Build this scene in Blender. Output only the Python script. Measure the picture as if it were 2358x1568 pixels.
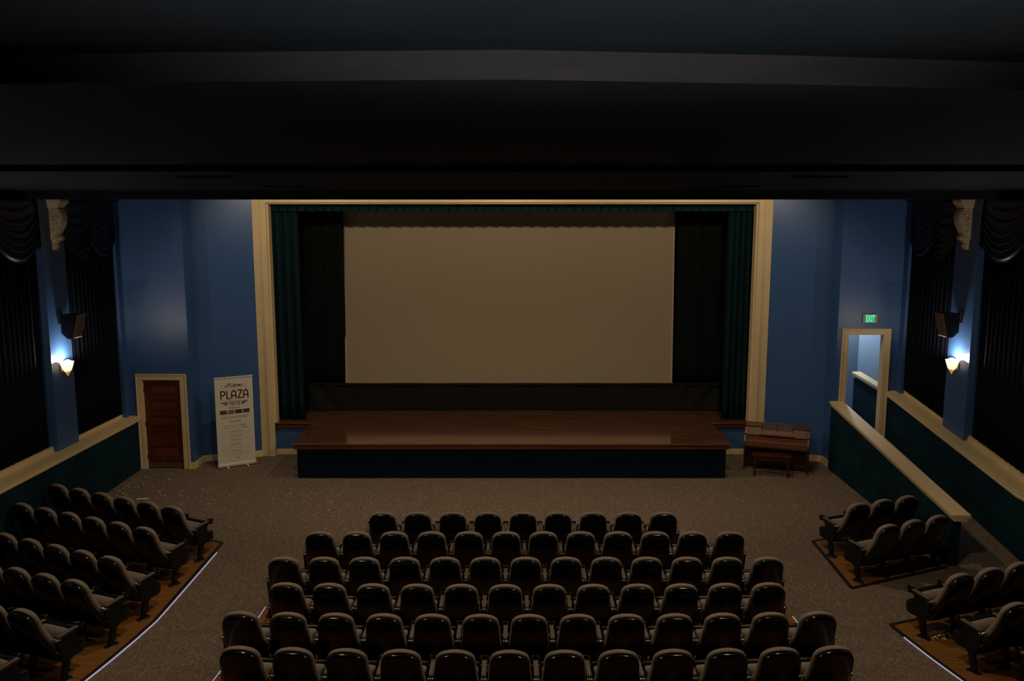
import bpy, bmesh, math, random
from mathutils import Vector, Matrix
from mathutils.geometry import tessellate_polygon
random.seed(7)
for o in list(bpy.data.objects): bpy.data.objects.remove(o)
SC = bpy.context.scene
COL = SC.collection
PI = math.pi

# ------------------------------------------------------------------ camera
cam_d = bpy.data.cameras.new('camera')
cam = bpy.data.objects.new('camera', cam_d); COL.objects.link(cam)
cam_d.sensor_width = 36.0
cam_d.lens = 1990.0 / 2358.0 * 36.0
cam_d.clip_start = 0.05; cam_d.clip_end = 100
cam.location = (0.0, 0.0, 5.7)
cam.rotation_euler = (PI / 2 - math.atan(0.1478), 0.0, 0.0)
cam_d.shift_x = -1.0 / 2358.0
SC.camera = cam
# ------------------------------------------------------------------ colour management, world
SC.view_settings.view_transform = 'Standard'
SC.view_settings.look = 'None'
SC.view_settings.gamma = 1.0
SC.view_settings.use_curve_mapping = False
SC.view_settings.exposure = 0.0
world = bpy.data.worlds.new('world'); SC.world = world
world.use_nodes = True
world.node_tree.nodes['Background'].inputs[0].default_value = (0.5, 0.6, 0.8, 1)
world.node_tree.nodes['Background'].inputs[1].default_value = 0.004

def lamp(name, kind, loc, power, color, target=None, size=0.05, spot=None, blend=0.6):
    d = bpy.data.lights.new(name, kind)
    d.energy = power; d.color = color
    if kind == 'AREA':
        d.shape = 'DISK'; d.size = size
    else:
        d.shadow_soft_size = size
    if kind == 'SPOT':
        d.spot_size = spot or 2.0; d.spot_blend = blend
    o = bpy.data.objects.new(name, d); COL.objects.link(o)
    o.location = loc
    if target is not None:
        o.rotation_euler = (Vector(target) - Vector(loc)).to_track_quat('-Z', 'Y').to_euler()
    return o

WARM = (1.0, 0.80, 0.56)
# spotlights clamped behind the ceiling beam, aimed at the stage front
for x, tx in ((-4.6, -3.5), (0.0, 0.0), (4.6, 3.5)):
    lamp('stage_spot', 'SPOT', (x, 16.75, 6.62), 182, WARM, (tx, 20.6, 2.4), 0.05, math.radians(140), 0.5)
# recessed downlights in the ceiling over the seats (inside the cans cut into the ceiling)
CANS = [(-3.3, 12.9), (3.3, 12.9), (-3.3, 9.6), (3.3, 9.6)]
for x, y in CANS:
    lamp('downlight_lamp', 'SPOT', (x, y, 6.17), 235, WARM, (x, y + 0.3, 0), 0.075, math.radians(150), 0.2)
# dim cool work light at the back of the room, washing the nearest ceiling
lamp('booth_lamp', 'SPOT', (0.3, 0.6, 5.0), 270, (0.86, 0.92, 1.0), (0.3, 1.25, 6.2), 0.08, math.radians(100), 0.6)
# lamp in the exit passage
lamp('passage_lamp', 'SPOT', (8.05, 21.72, 3.70), 210, (0.86, 0.93, 1.0), (8.15, 21.5, 0), 0.12, math.radians(150), 0.5)

# ------------------------------------------------------------------ helpers
def new_bm(): return bmesh.new()
def link(name, bm, mat=None, parent=None, smooth=False, loc=None):
    me = bpy.data.meshes.new(name)
    bmesh.ops.recalc_face_normals(bm, faces=bm.faces[:])
    bm.to_mesh(me); bm.free()
    if smooth:
        for p in me.polygons: p.use_smooth = True
    o = bpy.data.objects.new(name, me); COL.objects.link(o)
    if mat:
        for m in (mat if isinstance(mat, (list, tuple)) else [mat]): me.materials.append(m)
    if parent: o.parent = parent
    if loc: o.location = loc
    return o
def tag(o, label, cat=None, group=None, kind=None):
    o['label'] = label
    if cat: o['category'] = cat
    if group: o['group'] = group
    if kind: o['kind'] = kind
    return o
def thing(name, label, cat, loc=(0, 0, 0), rz=0, group=None, kind=None):
    o = bpy.data.objects.new(name, None); COL.objects.link(o)
    o.empty_display_size = 0.2
    o.location = loc; o.rotation_euler = (0, 0, rz)
    return tag(o, label, cat, group, kind)
def dup(root, parent=None):
    c = root.copy(); COL.objects.link(c)
    if parent: c.parent = parent
    for ch in list(root.children):
        dup(ch, c)
    return c
def box(bm, x0, x1, y0, y1, z0, z1, bevel=0.0, seg=2):
    vs = [bm.verts.new(p) for p in ((x0,y0,z0),(x1,y0,z0),(x1,y1,z0),(x0,y1,z0),(x0,y0,z1),(x1,y0,z1),(x1,y1,z1),(x0,y1,z1))]
    fs = [bm.faces.new([vs[i] for i in f]) for f in ((0,3,2,1),(4,5,6,7),(0,1,5,4),(1,2,6,5),(2,3,7,6),(3,0,4,7))]
    if bevel:
        es = set()
        for f in fs: es.update(f.edges)
        bmesh.ops.bevel(bm, geom=list(es), offset=bevel, segments=seg, affect='EDGES', profile=0.6)
def prism(bm, pts, axis, a, b):
    """polygon pts (2D) extruded along axis from a to b. axis 'x': pts=(y,z); 'y': (x,z); 'z': (x,y)"""
    def P(p, t):
        return (t, p[0], p[1]) if axis == 'x' else ((p[0], t, p[1]) if axis == 'y' else (p[0], p[1], t))
    v0 = [bm.verts.new(P(p, a)) for p in pts]; v1 = [bm.verts.new(P(p, b)) for p in pts]
    n = len(pts)
    if n > 4:
        for tri in tessellate_polygon([[Vector((p[0], p[1], 0)) for p in pts]]):
            bm.faces.new([v0[k] for k in tri][::-1]); bm.faces.new([v1[k] for k in tri])
    else:
        bm.faces.new(v0[::-1]); bm.faces.new(v1)
    for i in range(n):
        bm.faces.new((v0[i], v0[(i+1) % n], v1[(i+1) % n], v1[i]))
def loft(bm, rings, closed_ends=True):
    R = [[bm.verts.new(p) for p in r] for r in rings]
    n = len(R[0])
    for a, b in zip(R, R[1:]):
        for i in range(n):
            bm.faces.new((a[i], a[(i+1) % n], b[(i+1) % n], b[i]))
    if closed_ends:
        bm.faces.new(R[0][::-1]); bm.faces.new(R[-1])
def lathe(bm, prof, c=(0, 0, 0), seg=16, axis='z', a0=0, a1=2*PI):
    """prof: list of (r, h)"""
    full = abs(a1 - a0 - 2*PI) < 1e-6
    rows = []
    k = seg if full else seg + 1
    for r, h in prof:
        row = []
        for i in range(k):
            a = a0 + (a1 - a0) * i / seg
            u, v = r*math.cos(a), r*math.sin(a)
            p = (u, v, h) if axis == 'z' else ((h, u, v) if axis == 'x' else (u, h, v))
            row.append(bm.verts.new((p[0]+c[0], p[1]+c[1], p[2]+c[2])))
        rows.append(row)
    for a, b in zip(rows, rows[1:]):
        for i in range(k if full else k-1):
            j = (i+1) % k
            bm.faces.new((a[i], a[j], b[j], b[i]))
    if full:
        if prof[0][0] > 1e-5: bm.faces.new(rows[0][::-1])
        if prof[-1][0] > 1e-5: bm.faces.new(rows[-1])
def tube(bm, pts, r, seg=8):
    pts = [Vector(p) for p in pts]
    rings = []
    for i, p in enumerate(pts):
        d = (pts[min(i+1, len(pts)-1)] - pts[max(i-1, 0)]).normalized()
        up = Vector((0, 0, 1)) if abs(d.z) < 0.9 else Vector((1, 0, 0))
        s = d.cross(up).normalized(); t = s.cross(d)
        rr = r[i] if isinstance(r, (list, tuple)) else r
        rings.append([tuple(p + s*rr*math.cos(2*PI*k/seg) + t*rr*math.sin(2*PI*k/seg)) for k in range(seg)])
    loft(bm, rings)
def sheet(bm, nu, nv, fn):
    g = [[bm.verts.new(fn(i/nu, j/nv)) for j in range(nv+1)] for i in range(nu+1)]
    for i in range(nu):
        for j in range(nv):
            bm.faces.new((g[i][j], g[i+1][j], g[i+1][j+1], g[i][j+1]))
def mirror(pts, s): return [(p[0]*s,) + tuple(p[1:]) for p in pts]

# ------------------------------------------------------------------ materials
def mat(name, color, rough=0.6, spec=0.4, metal=0.0, noise=None, bump=None, emit=None, emit_s=0.0, sheen=0.0, coat=0.0):
    m = bpy.data.materials.new(name); m.use_nodes = True
    nt = m.node_tree; b = nt.nodes['Principled BSDF']
    b.inputs['Base Color'].default_value = (*color, 1)
    b.inputs['Roughness'].default_value = rough
    b.inputs['Specular IOR Level'].default_value = spec
    b.inputs['Metallic'].default_value = metal
    if sheen: b.inputs['Sheen Weight'].default_value = sheen
    if coat: b.inputs['Coat Weight'].default_value = coat; b.inputs['Coat Roughness'].default_value = 0.15
    if emit:
        b.inputs['Emission Color'].default_value = (*emit, 1); b.inputs['Emission Strength'].default_value = emit_s
    tc = nt.nodes.new('ShaderNodeTexCoord')
    if noise:
        sc, c2, detail = noise
        n = nt.nodes.new('ShaderNodeTexNoise'); n.inputs['Scale'].default_value = sc if not isinstance(sc, tuple) else 1.0
        n.inputs['Detail'].default_value = detail
        mp = nt.nodes.new('ShaderNodeMapping')
        if isinstance(sc, tuple): mp.inputs['Scale'].default_value = sc
        nt.links.new(tc.outputs['Object'], mp.inputs[0]); nt.links.new(mp.outputs[0], n.inputs['Vector'])
        r = nt.nodes.new('ShaderNodeValToRGB')
        r.color_ramp.elements[0].position = 0.35; r.color_ramp.elements[1].position = 0.65
        r.color_ramp.elements[0].color = (*color, 1); r.color_ramp.elements[1].color = (*c2, 1)
        nt.links.new(n.outputs['Fac'], r.inputs[0]); nt.links.new(r.outputs[0], b.inputs['Base Color'])
    if bump:
        sc, st = bump
        n = nt.nodes.new('ShaderNodeTexNoise'); n.inputs['Scale'].default_value = sc; n.inputs['Detail'].default_value = 3
        nt.links.new(tc.outputs['Object'], n.inputs['Vector'])
        bp = nt.nodes.new('ShaderNodeBump'); bp.inputs['Strength'].default_value = st; bp.inputs['Distance'].default_value = 0.01
        nt.links.new(n.outputs['Fac'], bp.inputs['Height']); nt.links.new(bp.outputs[0], b.inputs['Normal'])
    return m

M = {}
M['blue'] = mat('blue_wall_paint', (0.036, 0.098, 0.255), 0.38, 0.5, noise=(1.3, (0.041, 0.106, 0.268), 3), bump=(60, 0.08))
M['cream'] = mat('cream_trim_paint', (0.68, 0.52, 0.29), 0.45, 0.4, noise=(3, (0.71, 0.55, 0.31), 2))
M['ceil'] = mat('black_ceiling_plaster', (0.014, 0.017, 0.019), 0.8, 0.03, noise=(2, (0.017, 0.020, 0.022), 3), bump=(25, 0.3))
M['beamface'] = mat('rough_beam_plaster', (0.030, 0.028, 0.027), 0.9, 0.05, noise=((1.2, 4, 9), (0.042, 0.034, 0.032), 4), bump=(18, 0.6))
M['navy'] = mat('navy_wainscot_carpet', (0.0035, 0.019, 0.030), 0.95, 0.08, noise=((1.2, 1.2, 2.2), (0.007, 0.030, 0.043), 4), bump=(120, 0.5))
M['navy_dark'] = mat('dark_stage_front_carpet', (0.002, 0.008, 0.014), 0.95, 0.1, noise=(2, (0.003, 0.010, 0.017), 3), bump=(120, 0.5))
M['drape'] = mat('dark_teal_velvet', (0.004, 0.018, 0.024), 0.9, 0.08)
M['sidedrape'] = mat('dark_side_velvet', (0.006, 0.008, 0.013), 0.9, 0.04)
M['swag'] = mat('dark_indigo_satin', (0.0055, 0.0055, 0.020), 0.42, 0.34)
M['blackcloth'] = mat('black_masking_cloth', (0.004, 0.006, 0.005), 0.9, 0.1)
M['skirtcloth'] = mat('black_skirt_cloth', (0.009, 0.009, 0.008), 0.85, 0.15)
M['screen'] = mat('matte_white_screen', (0.305, 0.240, 0.155), 0.6, 0.3)
M['screen_edge'] = mat('screen_border', (0.42, 0.32, 0.24), 0.6, 0.3)
M['fascia'] = mat('red_brown_wood', (0.085, 0.020, 0.007), 0.35, 0.5, noise=((1.0, 6, 14), (0.13, 0.034, 0.011), 4))
M['piano'] = mat('walnut_piano_wood', (0.080, 0.022, 0.007), 0.32, 0.4, noise=((1.5, 4, 16), (0.115, 0.034, 0.010), 4), coat=0.1)
M['piano_dark'] = mat('dark_piano_wood', (0.028, 0.008, 0.003), 0.4, 0.4, noise=((1.5, 4, 16), (0.038, 0.011, 0.004), 4))
M['bench'] = mat('mahogany_bench_wood', (0.036, 0.008, 0.004), 0.3, 0.4, noise=((6, 2, 16), (0.052, 0.012, 0.005), 3))
M['doorwood'] = mat('mahogany_door_wood', (0.060, 0.015, 0.005), 0.35, 0.5, noise=((12, 3, 1.2), (0.105, 0.027, 0.008), 4))
M['doorpanel'] = mat('mahogany_panel_wood', (0.085, 0.020, 0.006), 0.35, 0.5, noise=((1.2, 3, 10), (0.13, 0.034, 0.010), 4))
M['brass'] = mat('dull_brass', (0.36, 0.25, 0.08), 0.45, 0.5, 0.8)
M['kick'] = mat('tarnished_kick_plate', (0.10, 0.075, 0.02), 0.55, 0.4, 0.3, noise=(4, (0.14, 0.10, 0.03), 3))
M['blackmetal'] = mat('black_metal', (0.012, 0.012, 0.012), 0.4, 0.5)
M['chrome'] = mat('chrome', (0.6, 0.58, 0.55), 0.2, 0.5, 1.0)
M['shell'] = mat('black_seat_shell', (0.0034, 0.0030, 0.0024), 0.18, 0.45)
M['fabric'] = mat('taupe_seat_fabric', (0.205, 0.158, 0.122), 0.9, 0.15, noise=(90, (0.245, 0.19, 0.148), 2), bump=(220, 0.4), sheen=0.1)
M['armpad'] = mat('brown_armrest_pad', (0.085, 0.068, 0.050), 0.55, 0.35, noise=(120, (0.125, 0.10, 0.075), 2))
M['seatblack'] = mat('black_seat_plastic', (0.0045, 0.005, 0.0045), 0.36, 0.35)
M['white'] = mat('banner_print_sheet', (0.62, 0.57, 0.48), 0.55, 0.3)
M['alu'] = mat('banner_aluminium', (0.62, 0.58, 0.52), 0.4, 0.4, 0.3)
M['ink'] = mat('dark_brown_ink', (0.022, 0.016, 0.014), 0.6, 0.3)
M['inkgrey'] = mat('grey_ink', (0.30, 0.275, 0.24), 0.6, 0.3)
M['inkmid'] = mat('mid_grey_ink', (0.12, 0.105, 0.09), 0.6, 0.3)
M['inkgold'] = mat('gold_brown_ink', (0.34, 0.19, 0.08), 0.6, 0.3)
M['photo_brown'] = mat('printed_photo_brown', (0.045, 0.030, 0.028), 0.6, 0.3, noise=((9, 9, 20), (0.085, 0.06, 0.055), 3))
M['photo_grey'] = mat('printed_photo_grey', (0.05, 0.055, 0.055), 0.6, 0.3, noise=((9, 9, 16), (0.30, 0.25, 0.17), 3))
M['photo_green'] = mat('printed_photo_dark_green', (0.016, 0.022, 0.012), 0.6, 0.3, noise=((14, 14, 14), (0.05, 0.055, 0.03), 3))
M['plaster'] = mat('cream_plaster', (0.80, 0.66, 0.45), 0.6, 0.3, noise=(20, (0.70, 0.56, 0.36), 3), bump=(45, 0.35))
M['grille'] = mat('speaker_grille_cloth', (0.16, 0.105, 0.075), 0.8, 0.2, noise=(150, (0.12, 0.08, 0.06), 2))
M['spkblack'] = mat('black_speaker_case', (0.006, 0.005, 0.0045), 0.5, 0.25)
M['popcorn'] = mat('yellow_popcorn', (0.80, 0.62, 0.17), 0.7, 0.3, noise=(300, (0.85, 0.75, 0.42), 2))
M['paper'] = mat('white_paper', (0.75, 0.70, 0.64), 0.6, 0.3)
M['edge'] = mat('dark_edge_trim', (0.012, 0.011, 0.012), 0.5, 0.4)
M['led'] = mat('lit_step_strip', (0.5, 0.5, 0.6), 0.4, 0.4, emit=(0.62, 0.60, 0.90), emit_s=0.36)
M['signbody'] = mat('sign_case', (0.42, 0.32, 0.20), 0.5, 0.4)
M['signglow'] = mat('green_sign_face', (0.0, 0.25, 0.08), 0.4, 0.4, emit=(0.0, 0.42, 0.12), emit_s=0.55)
M['signtext'] = mat('lit_sign_letters', (0.2, 0.7, 0.6), 0.4, 0.4, emit=(0.12, 0.85, 0.62), emit_s=0.8)
M['gold'] = mat('amber_glass_tip', (0.85, 0.42, 0.05), 0.3, 0.5, emit=(1.0, 0.42, 0.03), emit_s=0.42)
M['shade'] = mat('glowing_white_glass', (0.8, 0.8, 0.8), 0.4, 0.4, emit=(1.0, 0.98, 1.0), emit_s=0.42)
M['passage'] = mat('pale_blue_paint', (0.20, 0.28, 0.37), 0.6, 0.3, bump=(60, 0.08))
M['cup'] = mat('cloudy_plastic', (0.42, 0.44, 0.46), 0.25, 0.6)

def carpet_mat():
    m = bpy.data.materials.new('taupe_scratch_pattern_carpet'); m.use_nodes = True
    nt = m.node_tree; b = nt.nodes['Principled BSDF']; L = nt.links.new
    b.inputs['Roughness'].default_value = 0.95; b.inputs['Specular IOR Level'].default_value = 0.15
    tc = nt.nodes.new('ShaderNodeTexCoord')
    acc = None
    def mth(op, a, c, clamp=False):
        n = nt.nodes.new('ShaderNodeMath'); n.operation = op; n.use_clamp = clamp
        for i, v in enumerate((a, c)):
            if v is None: continue
            if isinstance(v, (int, float)): n.inputs[i].default_value = v
            else: L(v, n.inputs[i])
        return n.outputs[0]
    def lines(ang, scale, thr, seed, dist):
        mp = nt.nodes.new('ShaderNodeMapping'); mp.inputs['Rotation'].default_value = (0, 0, ang); mp.inputs['Location'].default_value = (seed, seed*1.7, 0)
        L(tc.outputs['Object'], mp.inputs[0])
        w = nt.nodes.new('ShaderNodeTexWave'); w.inputs['Scale'].default_value = scale; w.inputs['Distortion'].default_value = dist
        w.inputs['Detail'].default_value = 1; w.inputs['Detail Scale'].default_value = 0.6
        L(mp.outputs[0], w.inputs['Vector'])
        n = nt.nodes.new('ShaderNodeTexNoise'); n.inputs['Scale'].default_value = 2.6; n.inputs['Detail'].default_value = 1
        L(mp.outputs[0], n.inputs['Vector'])
        a = mth('SUBTRACT', n.outputs['Fac'], thr); a = mth('MULTIPLY', a, 9, True)
        s = mth('POWER', w.outputs['Fac'], 2.0)
        return mth('MULTIPLY', a, mth('SUBTRACT', s, 0.37))
    def cracks(scale, seed):
        mp = nt.nodes.new('ShaderNodeMapping'); mp.inputs['Rotation'].default_value = (0, 0, seed); mp.inputs['Scale'].default_value = (1, 0.42, 1)
        L(tc.outputs['Object'], mp.inputs[0])
        v = nt.nodes.new('ShaderNodeTexVoronoi'); v.feature = 'DISTANCE_TO_EDGE'; v.inputs['Scale'].default_value = scale
        L(mp.outputs[0], v.inputs['Vector'])
        a = mth('SUBTRACT', 0.055, v.outputs['Distance']); return mth('MULTIPLY', a, 14, True)
    A = lines(0.5, 17, 0.50, 0, 0.6); B = lines(1.9, 17, 0.52, 9, 0.6); C2 = lines(2.6, 15, 0.54, 23, 0.8)
    D = cracks(14, 0.4); E2 = cracks(11, 1.7); F = cracks(13, 2.6)
    s = mth('ADD', mth('ADD', A, B), C2); s = mth('MULTIPLY', s, 0.85)
    q = mth('ADD', mth('ADD', D, E2), F); q = mth('MULTIPLY', q, 0.42)
    n2 = nt.nodes.new('ShaderNodeTexNoise'); n2.inputs['Scale'].default_value = 34; n2.inputs['Detail'].default_value = 4
    L(tc.outputs['Object'], n2.inputs['Vector'])
    s = mth('ADD', s, q); s = mth('ADD', s, mth('MULTIPLY', mth('SUBTRACT', n2.outputs['Fac'], 0.5), 1.3)); s = mth('ADD', s, 0.27, True)
    r = nt.nodes.new('ShaderNodeValToRGB')
    r.color_ramp.elements[0].color = (0.085, 0.058, 0.040, 1); r.color_ramp.elements[1].color = (0.26, 0.195, 0.145, 1)
    L(s, r.inputs[0]); L(r.outputs[0], b.inputs['Base Color'])
    return m
M['carpet'] = carpet_mat()

def wood_floor_mat(name, ca, cb, board, rough, along='x', rough_var=0.0):
    m = bpy.data.materials.new(name); m.use_nodes = True
    nt = m.node_tree; b = nt.nodes['Principled BSDF']; L = nt.links.new
    tc = nt.nodes.new('ShaderNodeTexCoord'); mp = nt.nodes.new('ShaderNodeMapping')
    if along == 'y': mp.inputs['Rotation'].default_value = (0, 0, PI/2)
    L(tc.outputs['Object'], mp.inputs[0])
    br = nt.nodes.new('ShaderNodeTexBrick'); br.inputs['Scale'].default_value = 1.0
    br.inputs['Brick Width'].default_value = 1.8 if board < 0.2 else 2.4; br.inputs['Row Height'].default_value = board
    br.inputs['Mortar Size'].default_value = 0.002
    br.inputs['Color1'].default_value = (*ca, 1); br.inputs['Color2'].default_value = (*cb, 1)
    br.inputs['Mortar'].default_value = (ca[0]*0.35, ca[1]*0.35, ca[2]*0.35, 1)
    L(mp.outputs[0], br.inputs['Vector'])
    st = nt.nodes.new('ShaderNodeMapping'); st.inputs['Scale'].default_value = (0.7, 14, 1); L(mp.outputs[0], st.inputs[0])
    n = nt.nodes.new('ShaderNodeTexNoise'); n.inputs['Scale'].default_value = 1.4; n.inputs['Detail'].default_value = 5
    L(st.outputs[0], n.inputs['Vector'])
    mx = nt.nodes.new('ShaderNodeMix'); mx.data_type = 'RGBA'; mx.blend_type = 'MULTIPLY'; mx.inputs[0].default_value = 0.75 if board < 0.2 else 0.4
    rr = nt.nodes.new('ShaderNodeValToRGB'); rr.color_ramp.elements[0].color = (0.45, 0.42, 0.4, 1); rr.color_ramp.elements[1].color = (1.5, 1.4, 1.3, 1)
    rr.color_ramp.elements[0].position = 0.3; rr.color_ramp.elements[1].position = 0.7
    L(n.outputs['Fac'], rr.inputs[0]); L(br.outputs['Color'], mx.inputs[6]); L(rr.outputs[0], mx.inputs[7])
    L(mx.outputs[2], b.inputs['Base Color'])
    mr = nt.nodes.new('ShaderNodeMapRange'); mr.inputs['To Min'].default_value = rough - rough_var; mr.inputs['To Max'].default_value = rough + rough_var
    L(n.outputs['Fac'], mr.inputs[0]); L(mr.outputs[0], b.inputs['Roughness'])
    bp = nt.nodes.new('ShaderNodeBump'); bp.inputs['Strength'].default_value = 0.12; bp.inputs['Distance'].default_value = 0.004
    L(n.outputs['Fac'], bp.inputs['Height']); L(bp.outputs[0], b.inputs['Normal'])
    b.inputs['Specular IOR Level'].default_value = 0.8 if board < 0.2 else 0.2
    b.inputs['Coat Weight'].default_value = 1.0 if board < 0.2 else 0.0; b.inputs['Coat Roughness'].default_value = 0.12; b.inputs['Coat IOR'].default_value = 2.4
    return m
M['deck'] = wood_floor_mat('varnished_stage_boards', (0.145, 0.060, 0.028), (0.185, 0.078, 0.038), 0.06, 0.17, 'x', 0.06)
M['ply'] = wood_floor_mat('varnished_platform_wood', (0.19, 0.082, 0.020), (0.22, 0.096, 0.024), 1.22, 0.48, 'x', 0.1)

# ------------------------------------------------------------------ room shell
def fz(y):
    """height of the auditorium floor: level near the stage, gently raked towards the back"""
    if y >= 12.0: return 0.0
    if y >= 8.0: return 0.0206 * (12.0 - y) ** 2
    return 0.0206 * 16 + 0.165 * (8.0 - y)
YW = 18.83          # side door walls
def structure(o, label, cat): return tag(o, label, cat, kind='structure')

bm = new_bm()
ys = [22.3, 19.5, 16, 13.4, 12] + [12 - 0.5*i for i in range(1, 9)] + [5, 2, -1.5]
vs = [[bm.verts.new((x, y, fz(y))) for x in (-9.2, 0.0, 7.18, 8.8)] for y in ys]
for a, b in zip(vs, vs[1:]):
    for i in range(3): bm.faces.new((a[i], a[i+1], b[i+1], b[i]))
structure(link('floor', bm, M['carpet']), 'taupe patterned carpet covering the auditorium floor', 'floor')

# ramp floor beyond the half wall
def ramp_z(y): return 0.132 * (y - 13.25)
bm = new_bm()
prism(bm, [(13.25, 0.001), (YW + 0.2, ramp_z(YW + 0.2)), (22.0, ramp_z(YW + 0.2)), (22.0, 0.001)], 'x', 7.24, 8.35)
structure(link('floor_ramp', bm, M['carpet']), 'carpeted ramp rising to the exit doorway behind the half wall', 'floor')

# ceiling, stepped, with a beam in front of the stage
zc1, zc2, zc3 = 6.248, 6.150, 6.090
Y1, Y2 = 3.05, 8.4
bm = new_bm()
def quad(bm, pts): bm.faces.new([bm.verts.new(p) for p in pts])
edge1 = [(-9.3, 3.10), (-2.0, 3.16), (-1.2, 3.10), (0, 3.05), (1.0, 3.16), (2.0, 3.32), (9.3, 4.4)]
for (xa, ya), (xb, yb) in zip(edge1, edge1[1:]):
    quad(bm, [(xa, -1.6, zc1), (xb, -1.6, zc1), (xb, yb, zc1), (xa, ya, zc1)])
    quad(bm, [(xa, ya, zc2), (xb, yb, zc2), (xb, Y2, zc2), (xa, Y2, zc2)])
# far slab with holes for the cans
hs = 0.16
xs = sorted({-9.3, 9.3} | {c[0]+d for c in CANS for d in (-hs, hs)})
yy = sorted({Y2, 15.4} | {c[1]+d for c in CANS for d in (-hs, hs)})
for i in range(len(xs)-1):
    for j in range(len(yy)-1):
        mx, my = (xs[i]+xs[i+1])/2, (yy[j]+yy[j+1])/2
        if any(abs(mx-c[0]) < hs and abs(my-c[1]) < hs for c in CANS): continue
        quad(bm, [(xs[i], yy[j], zc3), (xs[i+1], yy[j], zc3), (xs[i+1], yy[j+1], zc3), (xs[i], yy[j+1], zc3)])
for cx, cy in CANS:
    a, b2, c2, d2 = (cx-hs, cy-hs), (cx+hs, cy-hs), (cx+hs, cy+hs), (cx-hs, cy+hs)
    for p, q in ((a, b2), (b2, c2), (c2, d2), (d2, a)):
        quad(bm, [(*p, zc3), (*q, zc3), (*q, zc3+0.25), (*p, zc3+0.25)])
    quad(bm, [(*p, zc3+0.25) for p in (a, b2, c2, d2)])
quad(bm, [(-9.3, 16.5, 7.3), (9.3, 16.5, 7.3), (9.3, 22.3, 7.3), (-9.3, 22.3, 7.3)])
for cx, cy in CANS:
    for (a0, a1, b0, b1) in ((-hs-0.14, hs+0.14, -hs-0.02, -hs),):
        box(bm, cx+a0, cx+a1, cy+b0, cy+b1, zc3-0.022, zc3+0.001)
structure(link('ceiling', bm, M['ceil']), 'black stepped ceiling over the auditorium', 'ceiling')
# vertical faces of the two steps
bm = new_bm()
for (xa, ya), (xb, yb) in zip(edge1, edge1[1:]):
    quad(bm, [(xa, ya, zc1), (xb, yb, zc1), (xb, yb, zc2), (xa, ya, zc2)])
structure(link('trim_1', bm, M['beamface']), 'rough dark face of the near ceiling step', 'ceiling step')
bm = new_bm(); quad(bm, [(-9.3, Y2, zc2), (9.3, Y2, zc2), (9.3, Y2, zc3), (-9.3, Y2, zc3)])
structure(link('trim_2', bm, M['beamface']), 'thin rough dark face of the far ceiling step', 'ceiling step')
# beam with a rounded lip
bm = new_bm()
box(bm, -9.3, 9.3, 15.42, 16.5, 5.945, 7.3)
box(bm, -9.3, 9.3, 15.36, 15.44, 6.062, 6.092, 0.012)
structure(link('trim_3', bm, M['ceil']), 'black ceiling beam resting on the two corbels', 'ceiling beam')

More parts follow.
